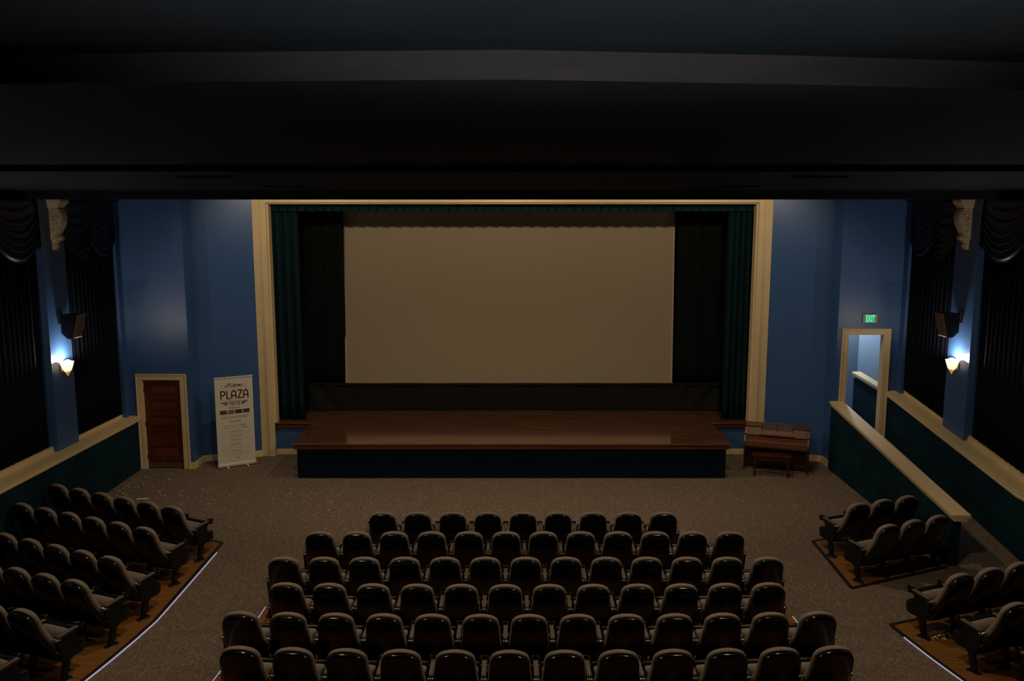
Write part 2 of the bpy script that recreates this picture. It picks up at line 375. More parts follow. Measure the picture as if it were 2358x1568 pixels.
for s, side in ((-1, 'left'), (1, 'right')):
    # --- upper side wall (behind the drapes) and lower wainscot
    bm = new_bm(); box(bm, *sorted((s*8.85, s*9.05)), -1.6, YW+0.2, 0, 7.3)
    structure(link('wall_' + side, bm, M['blue']), f'blue {side} side wall behind the dark drapes', 'wall')
    def rail(y):
        if s < 0: return 1.181 - 0.013*(y-13.46)
        return 1.059 + max(0, y-13.735)*0.122
    bm = new_bm()
    Yb = [-1.6, 13.735, YW] if s > 0 else [-1.6, YW]
    pts = [(Yb[0], -0.05)] + [(y, rail(y)+0.02) for y in Yb] + [(YW, -0.05)]
    prism(bm, pts, 'x', s*8.34, s*8.85)
    structure(link(f'wall_{side}_wainscot', bm, M['navy']), f'dark navy carpeted wainscot along the {side} side wall', 'wainscot')
    # --- ledge
    bm = new_bm()
    for ya, yb in zip(Yb, Yb[1:]):
        rings = []
        for y in (ya, yb):
            z = rail(y)
            P = [(8.30, z), (8.29, z+0.03), (8.30, z+0.075), (8.285, z+0.085), (8.285, z+0.105), (8.32, z+0.11), (8.60, z+0.115), (8.61, z+0.20), (8.64, z+0.21), (8.85, z+0.21), (8.85, z-0.02), (8.34, z-0.02)]
            rings.append([(s*p[0], y, p[1]) for p in P])
        loft(bm, rings)
    structure(link('trim_%d' % (4 if s < 0 else 5), bm, M['cream']), f'cream moulded ledge on the {side} wainscot', 'ledge')
    # --- pilaster
    zb = 1.30 if s < 0 else 1.36
    bm = new_bm()
    y0, y1 = (15.74, 16.52) if s < 0 else (15.89, 16.70)
    zl0, zl1 = (rail(y0)+0.10, rail(y1)+0.10)
    prism(bm, [(y0, zl0), (y1, zl1), (y1, 6.1), (y0, 6.1)], 'x', s*8.52, s*8.86)
    structure(link(f'wall_{side}_pilaster', bm, M['blue']), f'blue pilaster on the {side} wall carrying corbel, speaker and sconce', 'pilaster')
    bm = new_bm(); ya_, yb_ = y0-6.17, y1-6.17
    prism(bm, [(ya_, rail(ya_)+0.10), (yb_, rail(yb_)+0.10), (yb_, 6.1), (ya_, 6.1)], 'x', s*8.52, s*8.86)
    structure(link(f'wall_{side}_pilaster', bm, M['blue']), f'nearer blue pilaster on the {side} wall, outside the picture edge', 'pilaster')
    bm = new_bm(); zl0 = rail(YW-0.21)+0.10
    box(bm, *sorted((s*8.51, s*8.86)), YW-0.215, YW-0.001, zl0, 7.2)
    structure(link(f'wall_{side}_corner', bm, M['blue']), f'narrow blue corner strip beside the {side} doorway wall', 'wall')
    # --- door wall with opening
    bm = new_bm()
    if s < 0: ox0, ox1, oz0, oz1 = -8.22, -7.36, 0.0, 2.05
    else: ox0, ox1, oz0, oz1 = 7.37, 8.20, 0.0, 3.06
    X0, X1 = sorted((s*7.15, s*9.04))
    for (a, b2, z0, z1) in ((X0, ox0, 0, 7.3), (ox1, X1, 0, 7.3), (ox0, ox1, oz1, 7.3)):
        box(bm, a, b2, YW, YW+0.16, z0, z1)
    structure(link(f'wall_{side}_front', bm, M['blue']), f'blue wall at the front {side} around the doorway', 'wall')
    # --- angled return to the proscenium
    bm = new_bm()
    P = [(s*7.15, YW+0.16), (s*7.15, 19.40), (s*5.85, 19.87), (s*5.85, 20.10), (s*7.35, 20.10), (s*7.35, YW+0.16)]
    prism(bm, P, 'z', 0, 7.3)
    structure(link(f'wall_{side}_return', bm, M['blue']), f'blue angled wall between the {side} doorway wall and the proscenium', 'wall')
    # --- baseboards
    bm = new_bm()
    t = 0.025
    for (ax, ay), (bx, by) in (((s*7.24, YW), (s*7.15, YW)), ((s*7.15, YW-t), (s*7.15, 19.40)), ((s*7.15, 19.40), (s*5.88, 19.86)), ):
        d = Vector((bx-ax, by-ay, 0)).normalized(); n = Vector((d.y, -d.x, 0))
        if n.y > 0.01 or (abs(n.y) < 0.01 and n.x*s > 0): n = -n
        q = [(ax, ay), (bx, by), (bx+n.x*t, by+n.y*t), (ax+n.x*t, ay+n.y*t)]
        prism(bm, q, 'z', 0, 0.145)
    structure(link(f'baseboard_{side}', bm, M['cream']), f'cream baseboard under the {side} angled wall', 'baseboard')
    # --- wing wall under the stage lip beside the thrust
    bm = new_bm(); box(bm, *sorted((s*4.75, s*5.75)), 20.03, 20.12, 0, 0.652)
    structure(link(f'wall_{side}_stage', bm, M['blue']), f'low blue wall under the stage lip on the {side}', 'wall')
    bm = new_bm(); box(bm, *sorted((s*4.75, s*5.62)), 20.0, 20.03, 0, 0.13, 0.005)
    structure(link(f'baseboard_{side}_stage', bm, M['cream']), f'short cream baseboard beside the stage on the {side}', 'baseboard')

# walls above the proscenium, stage house, back wall
bm = new_bm()
box(bm, -5.9, 5.9, 19.87, 20.1, 5.94, 7.3)
structure(link('wall_proscenium', bm, M['blue']), 'blue wall above the stage opening', 'wall')
bm = new_bm()
box(bm, -6.6, -6.4, 20.1, 22.1, 0, 7.3); box(bm, 6.4, 6.6, 20.1, 22.1, 0, 7.3); box(bm, -6.6, 6.6, 22.1, 22.3, 0, 7.3)
structure(link('wall_stage', bm, M['blackcloth']), 'black walls of the stage house behind the curtains', 'wall')
bm = new_bm(); box(bm, -9.3, 9.3, -1.8, -1.6, -0.5, 7.3)
structure(link('wall_back', bm, M['blue']), 'blue wall behind the camera', 'wall')

# proscenium frame, stepped cream casing
bm = new_bm()
xo, xi, zi = 5.92, 5.60, 5.925
for s in (-1, 1):
    box(bm, *sorted((s*xi, s*xo)), 19.83, 19.90, 0.0, zi+0.119, 0.006)
    box(bm, *sorted((s*(xi-0.005), s*(xi+0.13))), 19.79, 19.86, 0.0, 6.10, 0.012)
    box(bm, *sorted((s*(xi-0.04), s*(xi+0.03))), 19.88, 20.12, 0.8, 6.0, 0.006)
box(bm, -xo, xo, 19.83, 19.90, zi+0.12, 6.2, 0.006)
box(bm, -xi, xi, 19.79, 19.86, zi, zi+0.13, 0.012)
box(bm, -xi, xi, 19.86, 20.12, zi-0.03, zi+0.02, 0.006)
structure(link('trim_6', bm, M['cream']), 'cream proscenium casing framing the stage opening', 'proscenium frame')

# ------------------------------------------------------------------ stage
st = thing('stage', 'raised thrust stage with varnished red brown boards and dark carpeted front', 'stage', (0, 18.1, 0))
def at(o, root): o.parent = root; o.matrix_parent_inverse = Matrix.Translation(-Vector(root.location)); return o
bm = new_bm()
deck = [(-4.74, 18.03), (4.70, 18.03), (4.70, 19.93), (5.72, 19.93), (5.72, 22.05), (-5.72, 22.05), (-5.72, 19.93), (-4.74, 19.93)]
prism(bm, deck, 'z', 0.765, 0.795)
at(link('deck', bm, M['deck']), st)
bm = new_bm()
fa = [(-4.70, 18.07), (4.66, 18.07), (4.66, 19.97), (5.69, 19.97), (5.69, 20.02), (4.60, 20.02), (4.60, 18.13), (-4.64, 18.13), (-4.64, 20.02), (-5.69, 20.02), (-5.69, 19.97), (-4.70, 19.97)]
prism(bm, fa, 'z', 0.655, 0.765)
bm2 = bm
at(link('fascia_board', bm, M['fascia']), st)
bm = new_bm()
fa2 = [(-4.72, 18.05), (4.68, 18.05), (4.68, 19.95), (5.70, 19.95), (5.70, 20.0), (4.62, 20.0), (4.62, 18.11), (-4.66, 18.11), (-4.66, 20.0), (-5.70, 20.0), (-5.70, 19.95), (-4.72, 19.95)]
prism(bm, fa2, 'z', 0.742, 0.7645)
at(link('lip_moulding', bm, M['fascia']), st)
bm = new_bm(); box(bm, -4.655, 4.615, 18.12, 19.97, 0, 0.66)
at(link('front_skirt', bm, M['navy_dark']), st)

# screen: sheet leaning very slightly back, in a dark frame, on a shelf
sc_ = thing('projection_screen', 'large blank projection screen hung above the stage', 'screen', (0, 21.37, 1.49))
bm = new_bm()
q = [(-4.145, 21.34, 1.50), (3.965, 21.34, 1.50), (3.985, 21.66, 5.80), (-4.14, 21.66, 5.80)]
q2 = [(p[0], p[1]+0.02, p[2]) for p in q]
loft(bm, [q, q2]); at(link('screen_sheet', bm, M['screen']), sc_)
bm = new_bm()
for s in (-1, 1):
    xb = -4.165 if s < 0 else 3.985; xt = -4.16 if s < 0 else 4.005
    loft(bm, [[(xb-0.025, 21.31, 1.47), (xb+0.025, 21.31, 1.47), (xb+0.025, 21.37, 1.47), (xb-0.025, 21.37, 1.47)],
              [(xt-0.025, 21.63, 5.8), (xt+0.025, 21.63, 5.8), (xt+0.025, 21.69, 5.8), (xt-0.025, 21.69, 5.8)]])
box(bm, -4.19, 4.01, 21.30, 21.37, 1.465, 1.497)
at(link('screen_frame', bm, M['screen_edge']), sc_)

def curtain(name, p0, p1, z0, z1, n, amp, m, label, cat='curtain', group=None, seed=0, taper=0.0, flare=0.0, bunch=1.0):
    rnd = random.Random(seed); ph = [rnd.uniform(-0.5, 0.5) for _ in range(n+3)]
    p0 = Vector((*p0, 0)); p1 = Vector((*p1, 0)); d = (p1-p0); ln = d.length; d.normalize(); nn = Vector((-d.y, d.x, 0))
    bm = new_bm()
    def fn(u, v):
        k = u*n; i = int(k); jit = ph[i]*(1-(k-i)) + ph[i+1]*(k-i)
        a = 2*PI*(k + 0.25*jit)
        w = amp*(1+0.4*jit)*(0.7+0.3*(1-v))*(1+flare*(1-v))
        off = w*math.sin(a) + 0.25*w*math.sin(2*a+1.3+v)
        uu = 0.5 + (u-0.5)*(1 - taper*v) + 0.1/n*math.cos(a)
        P = p0 + d*(ln*uu) + nn*off
        return (P.x, P.y, z0 + (z1-z0)*v)
    sheet(bm, n*10, 10, fn)
    o = link(name, bm, m, smooth=True)
    md = o.modifiers.new('thickness', 'SOLIDIFY'); md.thickness = 0.006
    return tag(o, label, cat, group)

curtain('stage_curtain', (-5.62, 20.24), (-5.00, 20.24), 0.80, 5.83, 3, 0.07, M['drape'], 'dark teal curtain gathered at the left side of the stage', seed=3)
curtain('stage_curtain', (5.00, 20.24), (5.56, 20.24), 0.80, 5.83, 4, 0.06, M['drape'], 'dark teal curtain gathered at the right side of the stage', seed=5)
curtain('masking_drape', (-5.75, 21.45), (-4.20, 21.40), 1.50, 6.2, 5, 0.018, M['blackcloth'], 'black masking drape left of the projection screen', seed=11)
curtain('masking_drape', (4.04, 21.40), (5.75, 21.45), 1.50, 6.2, 5, 0.018, M['blackcloth'], 'black masking drape right of the projection screen', seed=12)
# pleated border valance
bm = new_bm()
prof = []
x = -5.58; npl = 54; wpl = 11.14/npl
for i in range(npl):
    a = -5.57 + i*wpl
    prof += [(a, 20.16), (a+wpl*0.80, 20.13), (a+wpl*0.84, 20.19)]
prof += [(5.57, 20.16)]
rv = random.Random(4)
top = [bm.verts.new((p[0], p[1], 5.96)) for p in prof]
mid = [bm.verts.new((p[0], p[1], 5.90)) for p in prof]
low = []
for i, p in enumerate(prof):
    dz = -0.02 if i % 3 == 1 else 0.0
    low.append(bm.verts.new((p[0]+0.004, p[1]-0.005, 5.742 + dz + rv.uniform(-0.004, 0.004))))
for a, b in ((top, mid), (mid, low)):
    for i in range(len(prof)-1): bm.faces.new((a[i], a[i+1], b[i+1], b[i]))
o = link('border_valance', bm, M['drape']); o.modifiers.new('thickness', 'SOLIDIFY').thickness = 0.01
tag(o, 'narrow box pleated teal valance across the top of the stage opening', 'valance')
# black skirt beneath the screen with draped folds
bm = new_bm()
def skirt(u, v):
    x = -5.15 + 10.35*u
    e = min(1, min(u, 1-u)*7)             # pulled folds at both ends
    y = 21.26 + 0.012*math.sin(x*4.1) + (1-e)*0.05*math.sin(x*11 + (1 if u < 0.5 else -1)*v*5.0) - 0.10*(1-v)*(1-e)
    y -= 0.05*(1-v)**3
    return (x, y, 0.797 + 0.685*v)
sheet(bm, 140, 12, skirt)
o = link('screen_skirt', bm, M['skirtcloth'], smooth=True); o.modifiers.new('thickness', 'SOLIDIFY').thickness = 0.006
tag(o, 'black cloth skirt hanging below the projection screen', 'skirt')
bm = new_bm(); box(bm, -5.2, 5.22, 21.22, 21.42, 1.425, 1.462, 0.008)
tag(link('screen_shelf', bm, M['skirtcloth']), 'thin dark shelf under the projection screen', 'shelf')

# ------------------------------------------------------------------ side drapes and swags
def swag(y0, y1, n, s, label, ztop=5.93, lo=5.09, sag=0.28, seed=0, xb=8.60):
    bm = new_bm(); w = (y1-y0)/n
    rnd = random.Random(seed)
    for k in range(n):
        ph = rnd.uniform(0, 1); sg = sag*rnd.uniform(0.92, 1.08)
        def fn(u, v):
            arch = 4*u*(1-u)
            y = y0 + w*(k+u)
            drop = (ztop-lo)*v + sg*arch*min(1.0, v*1.9)**0.8
            lines = (v*6.6 + ph + 0.25*math.sin(2.2*u+ph*9))
            fold = 0.5+0.5*math.sin(2*PI*lines)
            x = xb - (0.01 + 0.055*fold*(0.25+0.75*arch)*min(1, v*2.5) + 0.02*arch)
            x -= 0.022*math.exp(-((u-0.0)/0.04)**2) + 0.022*math.exp(-((u-1.0)/0.04)**2)
            return (s*x, y, ztop - drop)
        sheet(bm, 22, 72, fn)
    o = link('swag_valance', bm, M['swag'], smooth=True)
    o.modifiers.new('thickness', 'SOLIDIFY').thickness = 0.004
    return tag(o, label, 'valance', 'swagged valances on the side walls')
for s, side in ((-1, 'left'), (1, 'right')):
    ya = 16.53 if s < 0 else 16.71
    yb = 15.73 if s < 0 else 15.88
    zb1 = 1.40 if s < 0 else 1.72
    def drp(y0, y1, lab, zb, seed, xb=8.668):
        # bottom follows the ledge
        n = int((y1-y0)/0.15); bm = new_bm(); rnd = random.Random(seed); ph = [rnd.uniform(-.5, .5) for _ in range(n+3)]
        def fn(u, v):
            k = u*n; i = int(k); jit = ph[i]*(1-(k-i)) + ph[i+1]*(k-i); a = 2*PI*(k+0.3*jit)
            y = y0 + (y1-y0)*u
            if s < 0: zl = 1.181 - 0.013*(y-13.46) + 0.207
            else: zl = 1.059 + max(0, y-13.735)*0.122 + 0.207
            x = xb - 0.022*(0.3+0.7*min(1, v*9))*(1+0.8*jit)*math.sin(a) - 0.008*math.sin(2*a+jit*3)
            return (s*x, y, zl + (5.94-zl)*v)
        sheet(bm, n*8, 6, fn)
        o = link('side_drape', bm, M['sidedrape'], smooth=True); o.modifiers.new('thickness', 'SOLIDIFY').thickness = 0.005
        tag(o, lab, 'curtain', 'long dark drapes on the side walls')
    drp(ya+0.01, YW-0.24, f'long dark drape between the {side} pilaster and the {side} doorway wall', zb1, 1, 8.590)
    drp(ya-6.17+0.02, yb-0.01, f'long dark drape on the {side} wall at the picture edge, nearer than the pilaster', zb1, 2)
    swag(ya+0.02, YW-0.235, 2, s, f'dark indigo double swag above the drape beside the {side} doorway wall', seed=5, xb=8.55)
    swag(yb-5.1, yb-0.02, 4, s, f'dark indigo swag valance at the {side} picture edge, nearer than the {side} corbel', lo=5.12, seed=6)
    bm = new_bm(); box(bm, *sorted((s*8.42, s*8.85)), ya+0.01, YW-0.10, 5.945, 6.03)
    tag(link('curtain_pelmet', bm, M['blackmetal']), f'black pelmet board over the double swag by the {side} doorway wall', 'pelmet')

# ------------------------------------------------------------------ corbels
def corbel(s, side, yc):
    r = thing('corbel', f'cream scrolled plaster corbel at the top of the {side} pilaster', 'corbel', (s*8.52, yc, 5.92), 0, 'scrolled corbels under the beam')
    w = 0.125
    def fit(bm):
        for v in bm.verts: v.co.x *= 0.84; v.co.y *= 0.88
        return bm
    # cap: flared block
    bm = new_bm()
    a = [(0, -w-0.06), (0.30, -w-0.06), (0.30, w+0.06), (0, w+0.06)]
    c = [(0, -w-0.02), (0.215, -w-0.02), (0.215, w+0.02), (0, w+0.02)]
    mk = lambda P, z: [(-s*p[0], p[1], z) for p in P]
    loft(bm, [mk(a, 0.02), mk(a, -0.025), mk([(x*0.93, y*0.95) for x, y in a], -0.05), mk(c, -0.125), mk([(x*0.94, y*0.95) for x, y in c], -0.135)])
    link('cap', fit(bm), M['plaster'], r)
    # scroll body: profile extruded with grooved front
    prof = [(0.16, -0.13), (0.235, -0.16), (0.275, -0.23), (0.288, -0.31), (0.275, -0.40), (0.235, -0.48), (0.185, -0.56), (0.135, -0.63), (0.105, -0.68), (0.10, -0.72)]
    bm = new_bm(); rings = []
    ny = 9
    for i, (d, z) in enumerate(prof):
        ring = [(0.0, -w*0.95, z)]
        for k in range(ny):
            t = -1 + 2*k/(ny-1)
            g = 0.014*math.cos(t*PI*2.5) - 0.018*abs(t)**4
            wi = w*(1 - 0.30*i/(len(prof)-1))
            ring.append((-s*(d+g), wi*t, z))
        ring.append((0.0, w*0.95, z)); rings.append(ring)
    loft(bm, rings); link('scroll', fit(bm), M['plaster'], r, smooth=False)
    # raised volute spirals on both cheeks
    for sy in (-1, 1):
        bm = new_bm(); pts = []; rad = []
        for i in range(46):
            t = i/45; a = PI*0.5 + t*4.2*PI; rr = 0.105*(1-t)**0.9 + 0.012
            pts.append((-s*(0.135 + rr*math.cos(a)), sy*(w+0.002), -0.27 + rr*1.05*math.sin(a))); rad.append(0.014*(1-0.5*t))
        tube(bm, pts, rad, 6)
        p2 = [(-s*(0.245-0.0*t), sy*(w*0.95), -0.27) for t in (0,)]
        edge = [(-s*(d-0.02), sy*(w*(1-0.30*i/9)+0.001), z) for i, (d, z) in enumerate(prof)]
        tube(bm, edge, 0.013, 6)
        q = [(-s*0.06, sy*w*0.9, -0.42), (-s*0.11, sy*w*0.92, -0.455), (-s*0.16, sy*w*0.92, -0.43), (-s*0.15, sy*w*0.9, -0.40)]
        tube(bm, q, 0.012, 6)
        q = [(-s*0.05, sy*w*0.86, -0.50), (-s*0.09, sy*w*0.86, -0.56), (-s*0.07, sy*w*0.82, -0.64)]
        tube(bm, q, [0.016, 0.012, 0.006], 6)
        link('volute', fit(bm), M['plaster'], r, smooth=True)
    # small lower scroll
    bm = new_bm()
    lathe(bm, [(0.0, -0.10), (0.045, -0.10), (0.055, -0.085), (0.055, 0.085), (0.045, 0.10), (0.0, 0.10)], (-s*0.075, 0, -0.70), 16, 'y')
    lathe(bm, [(0.0, -0.09), (0.042, -0.085), (0.05, 0.0), (0.042, 0.085), (0.0, 0.09)], (-s*0.165, 0, -0.685), 14, 'y')
    lathe(bm, [(0.0, -0.05), (0.03, -0.03), (0.03, 0.03), (0.0, 0.05)], (-s*0.145, 0, -0.62), 10, 'y')
    link('lower_volute', fit(bm), M['plaster'], r, smooth=True)
    # hanging leaf
    bm = new_bm(); rings = []
    for i in range(9):
        t = i/8; z = -0.72 - 0.185*t
        d = 0.115*(1-0.25*t) + 0.014*math.sin(t*13); wi = 0.085*(1-0.12*t) + 0.008*math.sin(t*17)
        if i == 8: d *= 0.75; wi *= 0.7
        rings.append([(0, -wi, z), (-s*d*0.75, -wi, z), (-s*d, -wi*0.5, z), (-s*(d-0.018), 0, z), (-s*d, wi*0.5, z), (-s*d*0.75, wi, z), (0, wi, z)])
    loft(bm, rings); link('hanging_leaf', fit(bm), M['plaster'], r)
corbel(-1, 'left', 16.15); corbel(1, 'right', 16.28)

# ------------------------------------------------------------------ wall speakers
def speaker(s, side, y):
    r = thing('wall_speaker', f'black loudspeaker with brown grille on a bracket above the {side} sconce', 'speaker', (s*8.52, y, 3.574), 0, 'loudspeakers on the pilasters')
    bm = new_bm(); box(bm, *sorted((0, -s*0.05)), -0.05, 0.05, 0.06, 0.30, 0.006)
    box(bm, *sorted((-s*0.03, -s*0.20)), -0.03, 0.03, 0.16, 0.21, 0.004)
    lathe(bm, [(0.02, 0.0), (0.02, 0.05)], (-s*0.04, 0.0, 0.30), 8)
    link('bracket', bm, M['blackmetal'], r)
    # cabinet: trapezoid plan, tilted
    T = Matrix.Translation((-s*0.24, 0.02, 0.02)) @ Matrix.Rotation(-s*math.radians(-3), 4, 'Z')
    def X(P): return [tuple(T @ Vector((-s*(p[0] + (0.26*p[2] if p[0] > -0.1 else 0)), p[1], p[2]))) for p in P]
    bm = new_bm()
    bk = [(-0.17, -0.10, -0.13), (-0.17, 0.10, -0.13), (-0.17, 0.10, 0.22), (-0.17, -0.10, 0.22)]
    md = [(0.02, -0.145, -0.225), (0.02, 0.145, -0.225), (0.02, 0.145, 0.225), (0.02, -0.145, 0.225)]
    fr = [(0.12, -0.15, -0.235), (0.12, 0.15, -0.235), (0.12, 0.15, 0.235), (0.12, -0.15, 0.235)]
    loft(bm, [X(bk), X(md), X(fr)])
    link('cabinet', bm, M['spkblack'], r)
    bm = new_bm()
    g0 = [(0.121, -0.14, -0.228), (0.121, 0.14, -0.228), (0.121, 0.14, 0.228), (0.121, -0.14, 0.228)]
    g1 = [(0.150, -0.125, -0.205), (0.150, 0.125, -0.205), (0.150, 0.125, 0.205), (0.150, -0.125, 0.205)]
    loft(bm, [X(g0), X([(0.14,)+p[1:] for p in g0]), X(g1)])
    link('grille', bm, M['grille'], r)
    bm = new_bm(); b0 = [(0.151, 0.06, -0.195), (0.151, 0.072, -0.195), (0.151, 0.072, -0.16), (0.151, 0.06, -0.16)]
    loft(bm, [X(b0), X([(0.154,)+p[1:] for p in b0])]); link('badge', bm, M['blackmetal'], r)
speaker(-1, 'left', 16.12); speaker(1, 'right', 16.29)

# ------------------------------------------------------------------ sconces
SCONCE_LAMPS = []
def sconce(s, side, y, power=50):
    r = thing('wall_sconce', f'lit white glass wall sconce with amber pointed tip on the {side} pilaster', 'wall lamp', (s*8.52, y, 2.643), 0, 'lit sconces on the pilasters')
    bm = new_bm()
    prof = [(0.002, 0.0), (0.012, 0.02), (0.035, 0.06), (0.06, 0.10)]
    c = (-s*0.12, 0, 0)
    lathe(bm, prof, c, 20); link('finial', bm, M['gold'], r, smooth=True)
    bm = new_bm()
    # fluted flaring bowl, open at the top
    rows = []
    for i in range(9):
        t = i/8; z = 0.095 + 0.185*t; rr = 0.058 + 0.085*t**0.7
        row = []
        for k in range(32):
            a = 2*PI*k/32; f = 1 + 0.06*math.cos(6*a)*t
            x = rr*f*math.cos(a); yy_ = rr*f*math.sin(a)
            row.append((-s*max(0.012, 0.12 + x*0.85), yy_*1.05, z + (0.018*math.cos(3*a) if i == 8 else 0)))
        rows.append(row)
    loft(bm, rows, False)
    o = link('glass_bowl', bm, M['shade'], r, smooth=True); o.modifiers.new('thickness', 'SOLIDIFY').thickness = 0.004
    bm = new_bm(); box(bm, *sorted((0, -s*0.03)), -0.05, 0.05, 0.08, 0.22, 0.006); link('wall_plate', bm, M['brass'], r)
    lamp('sconce_lamp', 'POINT', (s*(8.52-0.185), y, 2.643+0.27), power, (1.0, 0.86, 0.72), size=0.03)

_nt = M['shade'].node_tree; _b = _nt.nodes['Principled BSDF']; _t = _nt.nodes.new('ShaderNodeBsdfTranslucent'); _t.inputs[0].default_value = (1.0, 0.80, 0.55, 1)
_m = _nt.nodes.new('ShaderNodeMixShader'); _m.inputs[0].default_value = 0.14
_nt.links.new(_b.outputs[0], _m.inputs[1]); _nt.links.new(_t.outputs[0], _m.inputs[2]); _nt.links.new(_m.outputs[0], _nt.nodes['Material Output'].inputs['Surface'])

sconce(-1, 'left', 16.06); sconce(1, 'right', 16.27)
sconce(-1, 'nearer left', 9.9, 115); sconce(1, 'nearer right', 10.1, 115)

# ------------------------------------------------------------------ left door
d = thing('door_1', 'dark red brown wooden door with five horizontal panels in a cream frame', 'door', (-7.79, YW, 0), kind='structure')
def casing(bm, x0, x1, ztop, w=0.115, ydep=0.035, zb=0.0, y=None):
    y = YW if y is None else y
    for a, b2 in ((x0-w, x0), (x1, x1+w)):
        box(bm, a, b2, y-ydep, y+0.0, zb, ztop, 0.006)
    box(bm, x0-w, x1+w, y-ydep, y, ztop, ztop+w, 0.006)
    # raised outer bead
    box(bm, x0-w-0.008, x0-w+0.02, y-ydep-0.014, y, zb, ztop+w-0.021, 0.005)
    box(bm, x1+w-0.02, x1+w+0.008, y-ydep-0.014, y, zb, ztop+w-0.021, 0.005)
    box(bm, x0-w-0.008, x1+w+0.008, y-ydep-0.014, y, ztop+w-0.02, ztop+w+0.008, 0.005)
    # jambs
    box(bm, x0-0.003, x0+0.022, y-ydep+0.004, y+0.16, zb, ztop-0.015)
    box(bm, x1-0.022, x1+0.003, y-ydep+0.004, y+0.16, zb, ztop-0.015)
    box(bm, x0-0.02, x1+0.02, y-ydep+0.004, y+0.16, ztop-0.014, ztop+0.003)
bm = new_bm(); casing(bm, -8.225, -7.355, 2.045); at(link('door_frame', bm, M['cream']), d)
bm = new_bm()
X0, X1, Z0, Z1 = -8.202, -7.378, 0.012, 2.03; yF = YW+0.035
sw = 0.115
box(bm, X0, X0+sw, yF, yF+0.045, Z0, Z1, 0.003); box(bm, X1-sw, X1, yF, yF+0.045, Z0, Z1, 0.003)
rails = [Z0]; n = 5; rh = 0.095; 
top_r, bot_r = 0.11, 0.21
ph = (Z1-Z0-top_r-bot_r-4*rh)/5
zz = Z0+bot_r; panels = []
box(bm, X0+sw, X1-sw, yF, yF+0.045, Z0, zz, 0.003)
for i in range(5):
    panels.append((zz, zz+ph)); zz += ph
    h = rh if i < 4 else top_r
    box(bm, X0+sw, X1-sw, yF, yF+0.045, zz, zz+h, 0.003); zz += h
leaf = at(link('door_leaf', bm, M['doorwood']), d)
for a, b2 in panels:
    bm = new_bm()
    box(bm, X0+sw, X1-sw, yF+0.022, yF+0.035, a, b2)
    P0 = [(X0+sw+0.03, yF+0.0215, a+0.03), (X1-sw-0.03, yF+0.0215, a+0.03), (X1-sw-0.03, yF+0.0215, b2-0.03), (X0+sw+0.03, yF+0.0215, b2-0.03)]
    P1 = [(X0+sw+0.055, yF+0.010, a+0.05), (X1-sw-0.055, yF+0.010, a+0.05), (X1-sw-0.055, yF+0.010, b2-0.05), (X0+sw+0.055, yF+0.010, b2-0.05)]
    loft(bm, [P0, P1])
    link('door_panel', bm, M['doorpanel'], leaf)
bm = new_bm(); box(bm, X0+0.01, X1-0.01, yF-0.004, yF, 0.02, 0.125); o = link('kick_plate', bm, M['kick'], leaf)
tag(o, 'tarnished brass kick plate')
bm = new_bm(); lathe(bm, [(0.03, 0.0), (0.03, -0.008), (0.012, -0.012), (0.012, -0.04), (0.028, -0.05), (0.030, -0.065), (0.018, -0.078), (0.0, -0.08)], (X1-0.055, yF, 0.93), 14, 'y')
o = link('knob', bm, M['blackmetal'], leaf, smooth=True)
for z in (0.27, 1.02, 1.80):
    bm = new_bm(); box(bm, X0-0.022, X0+0.004, yF-0.03, yF+0.002, z-0.055, z+0.055, 0.004)
    link('hinge', bm, M['blackmetal'], leaf)
bm = new_bm(); box(bm, -8.24, -7.34, YW+0.09, YW+0.14, -0.01, 2.1); at(link('door_backing', bm, M['blackcloth']), d)

# ------------------------------------------------------------------ exit doorway on the right and the passage beyond
d2 = thing('door_2', 'open exit doorway in a cream frame at the top of the ramp', 'doorway', (7.79, YW, 0.75), kind='structure')
bm = new_bm(); casing(bm, 7.375, 8.195, 3.06, zb=0.3); at(link('door_frame', bm, M['cream']), d2)
bm = new_bm()
P = [(7.2, YW+0.16), (7.2, 22.0), (8.92, 22.0), (9.75, 21.0), (9.75, YW+0.16)]
for (ax, ay), (bx, by) in zip(P, P[1:]):
    quad(bm, [(ax, ay, 0.3), (bx, by, 0.3), (bx, by, 3.85), (ax, ay, 3.85)])
quad(bm, [(7.2, YW+0.16, 3.85), (9.75, YW+0.16, 3.85), (9.75, 22.0, 3.85), (7.2, 22.0, 3.85)])
quad(bm, [(8.9, YW+0.17, 0.3), (9.75, YW+0.17, 0.3), (9.75, YW+0.17, 3.85), (8.9, YW+0.17, 3.85)])
quad(bm, [(8.0, YW+0.16, 0.55), (9.75, YW+0.16, 0.55), (9.75, 22.0, 0.55), (8.0, 22.0, 0.55)])
structure(link('wall_passage', bm, M['passage']), 'pale blue lit passage walls beyond the exit doorway', 'wall')
bm = new_bm()
prism(bm, [(8.42, YW+0.17), (8.44, 21.0), (8.56, 21.0), (8.54, YW+0.17)], 'z', 0.5, 1.66)
structure(link('wall_passage_guard', bm, M['navy']), 'dark navy guard wall beyond the exit doorway', 'half wall')
bm = new_bm()
rings = []
for y, z, x in ((YW+0.17, 1.63, 8.42), (21.03, 1.72, 8.44)):
    rings.append([(x-0.03, y, z), (x-0.045, y, z+0.045), (x-0.045, y, z+0.095), (x+0.165, y, z+0.095), (x+0.165, y, z+0.05), (x+0.14, y, z)])
loft(bm, rings)
structure(link('trim_7', bm, M['cream']), 'cream rail on the guard wall beyond the exit doorway', 'rail')

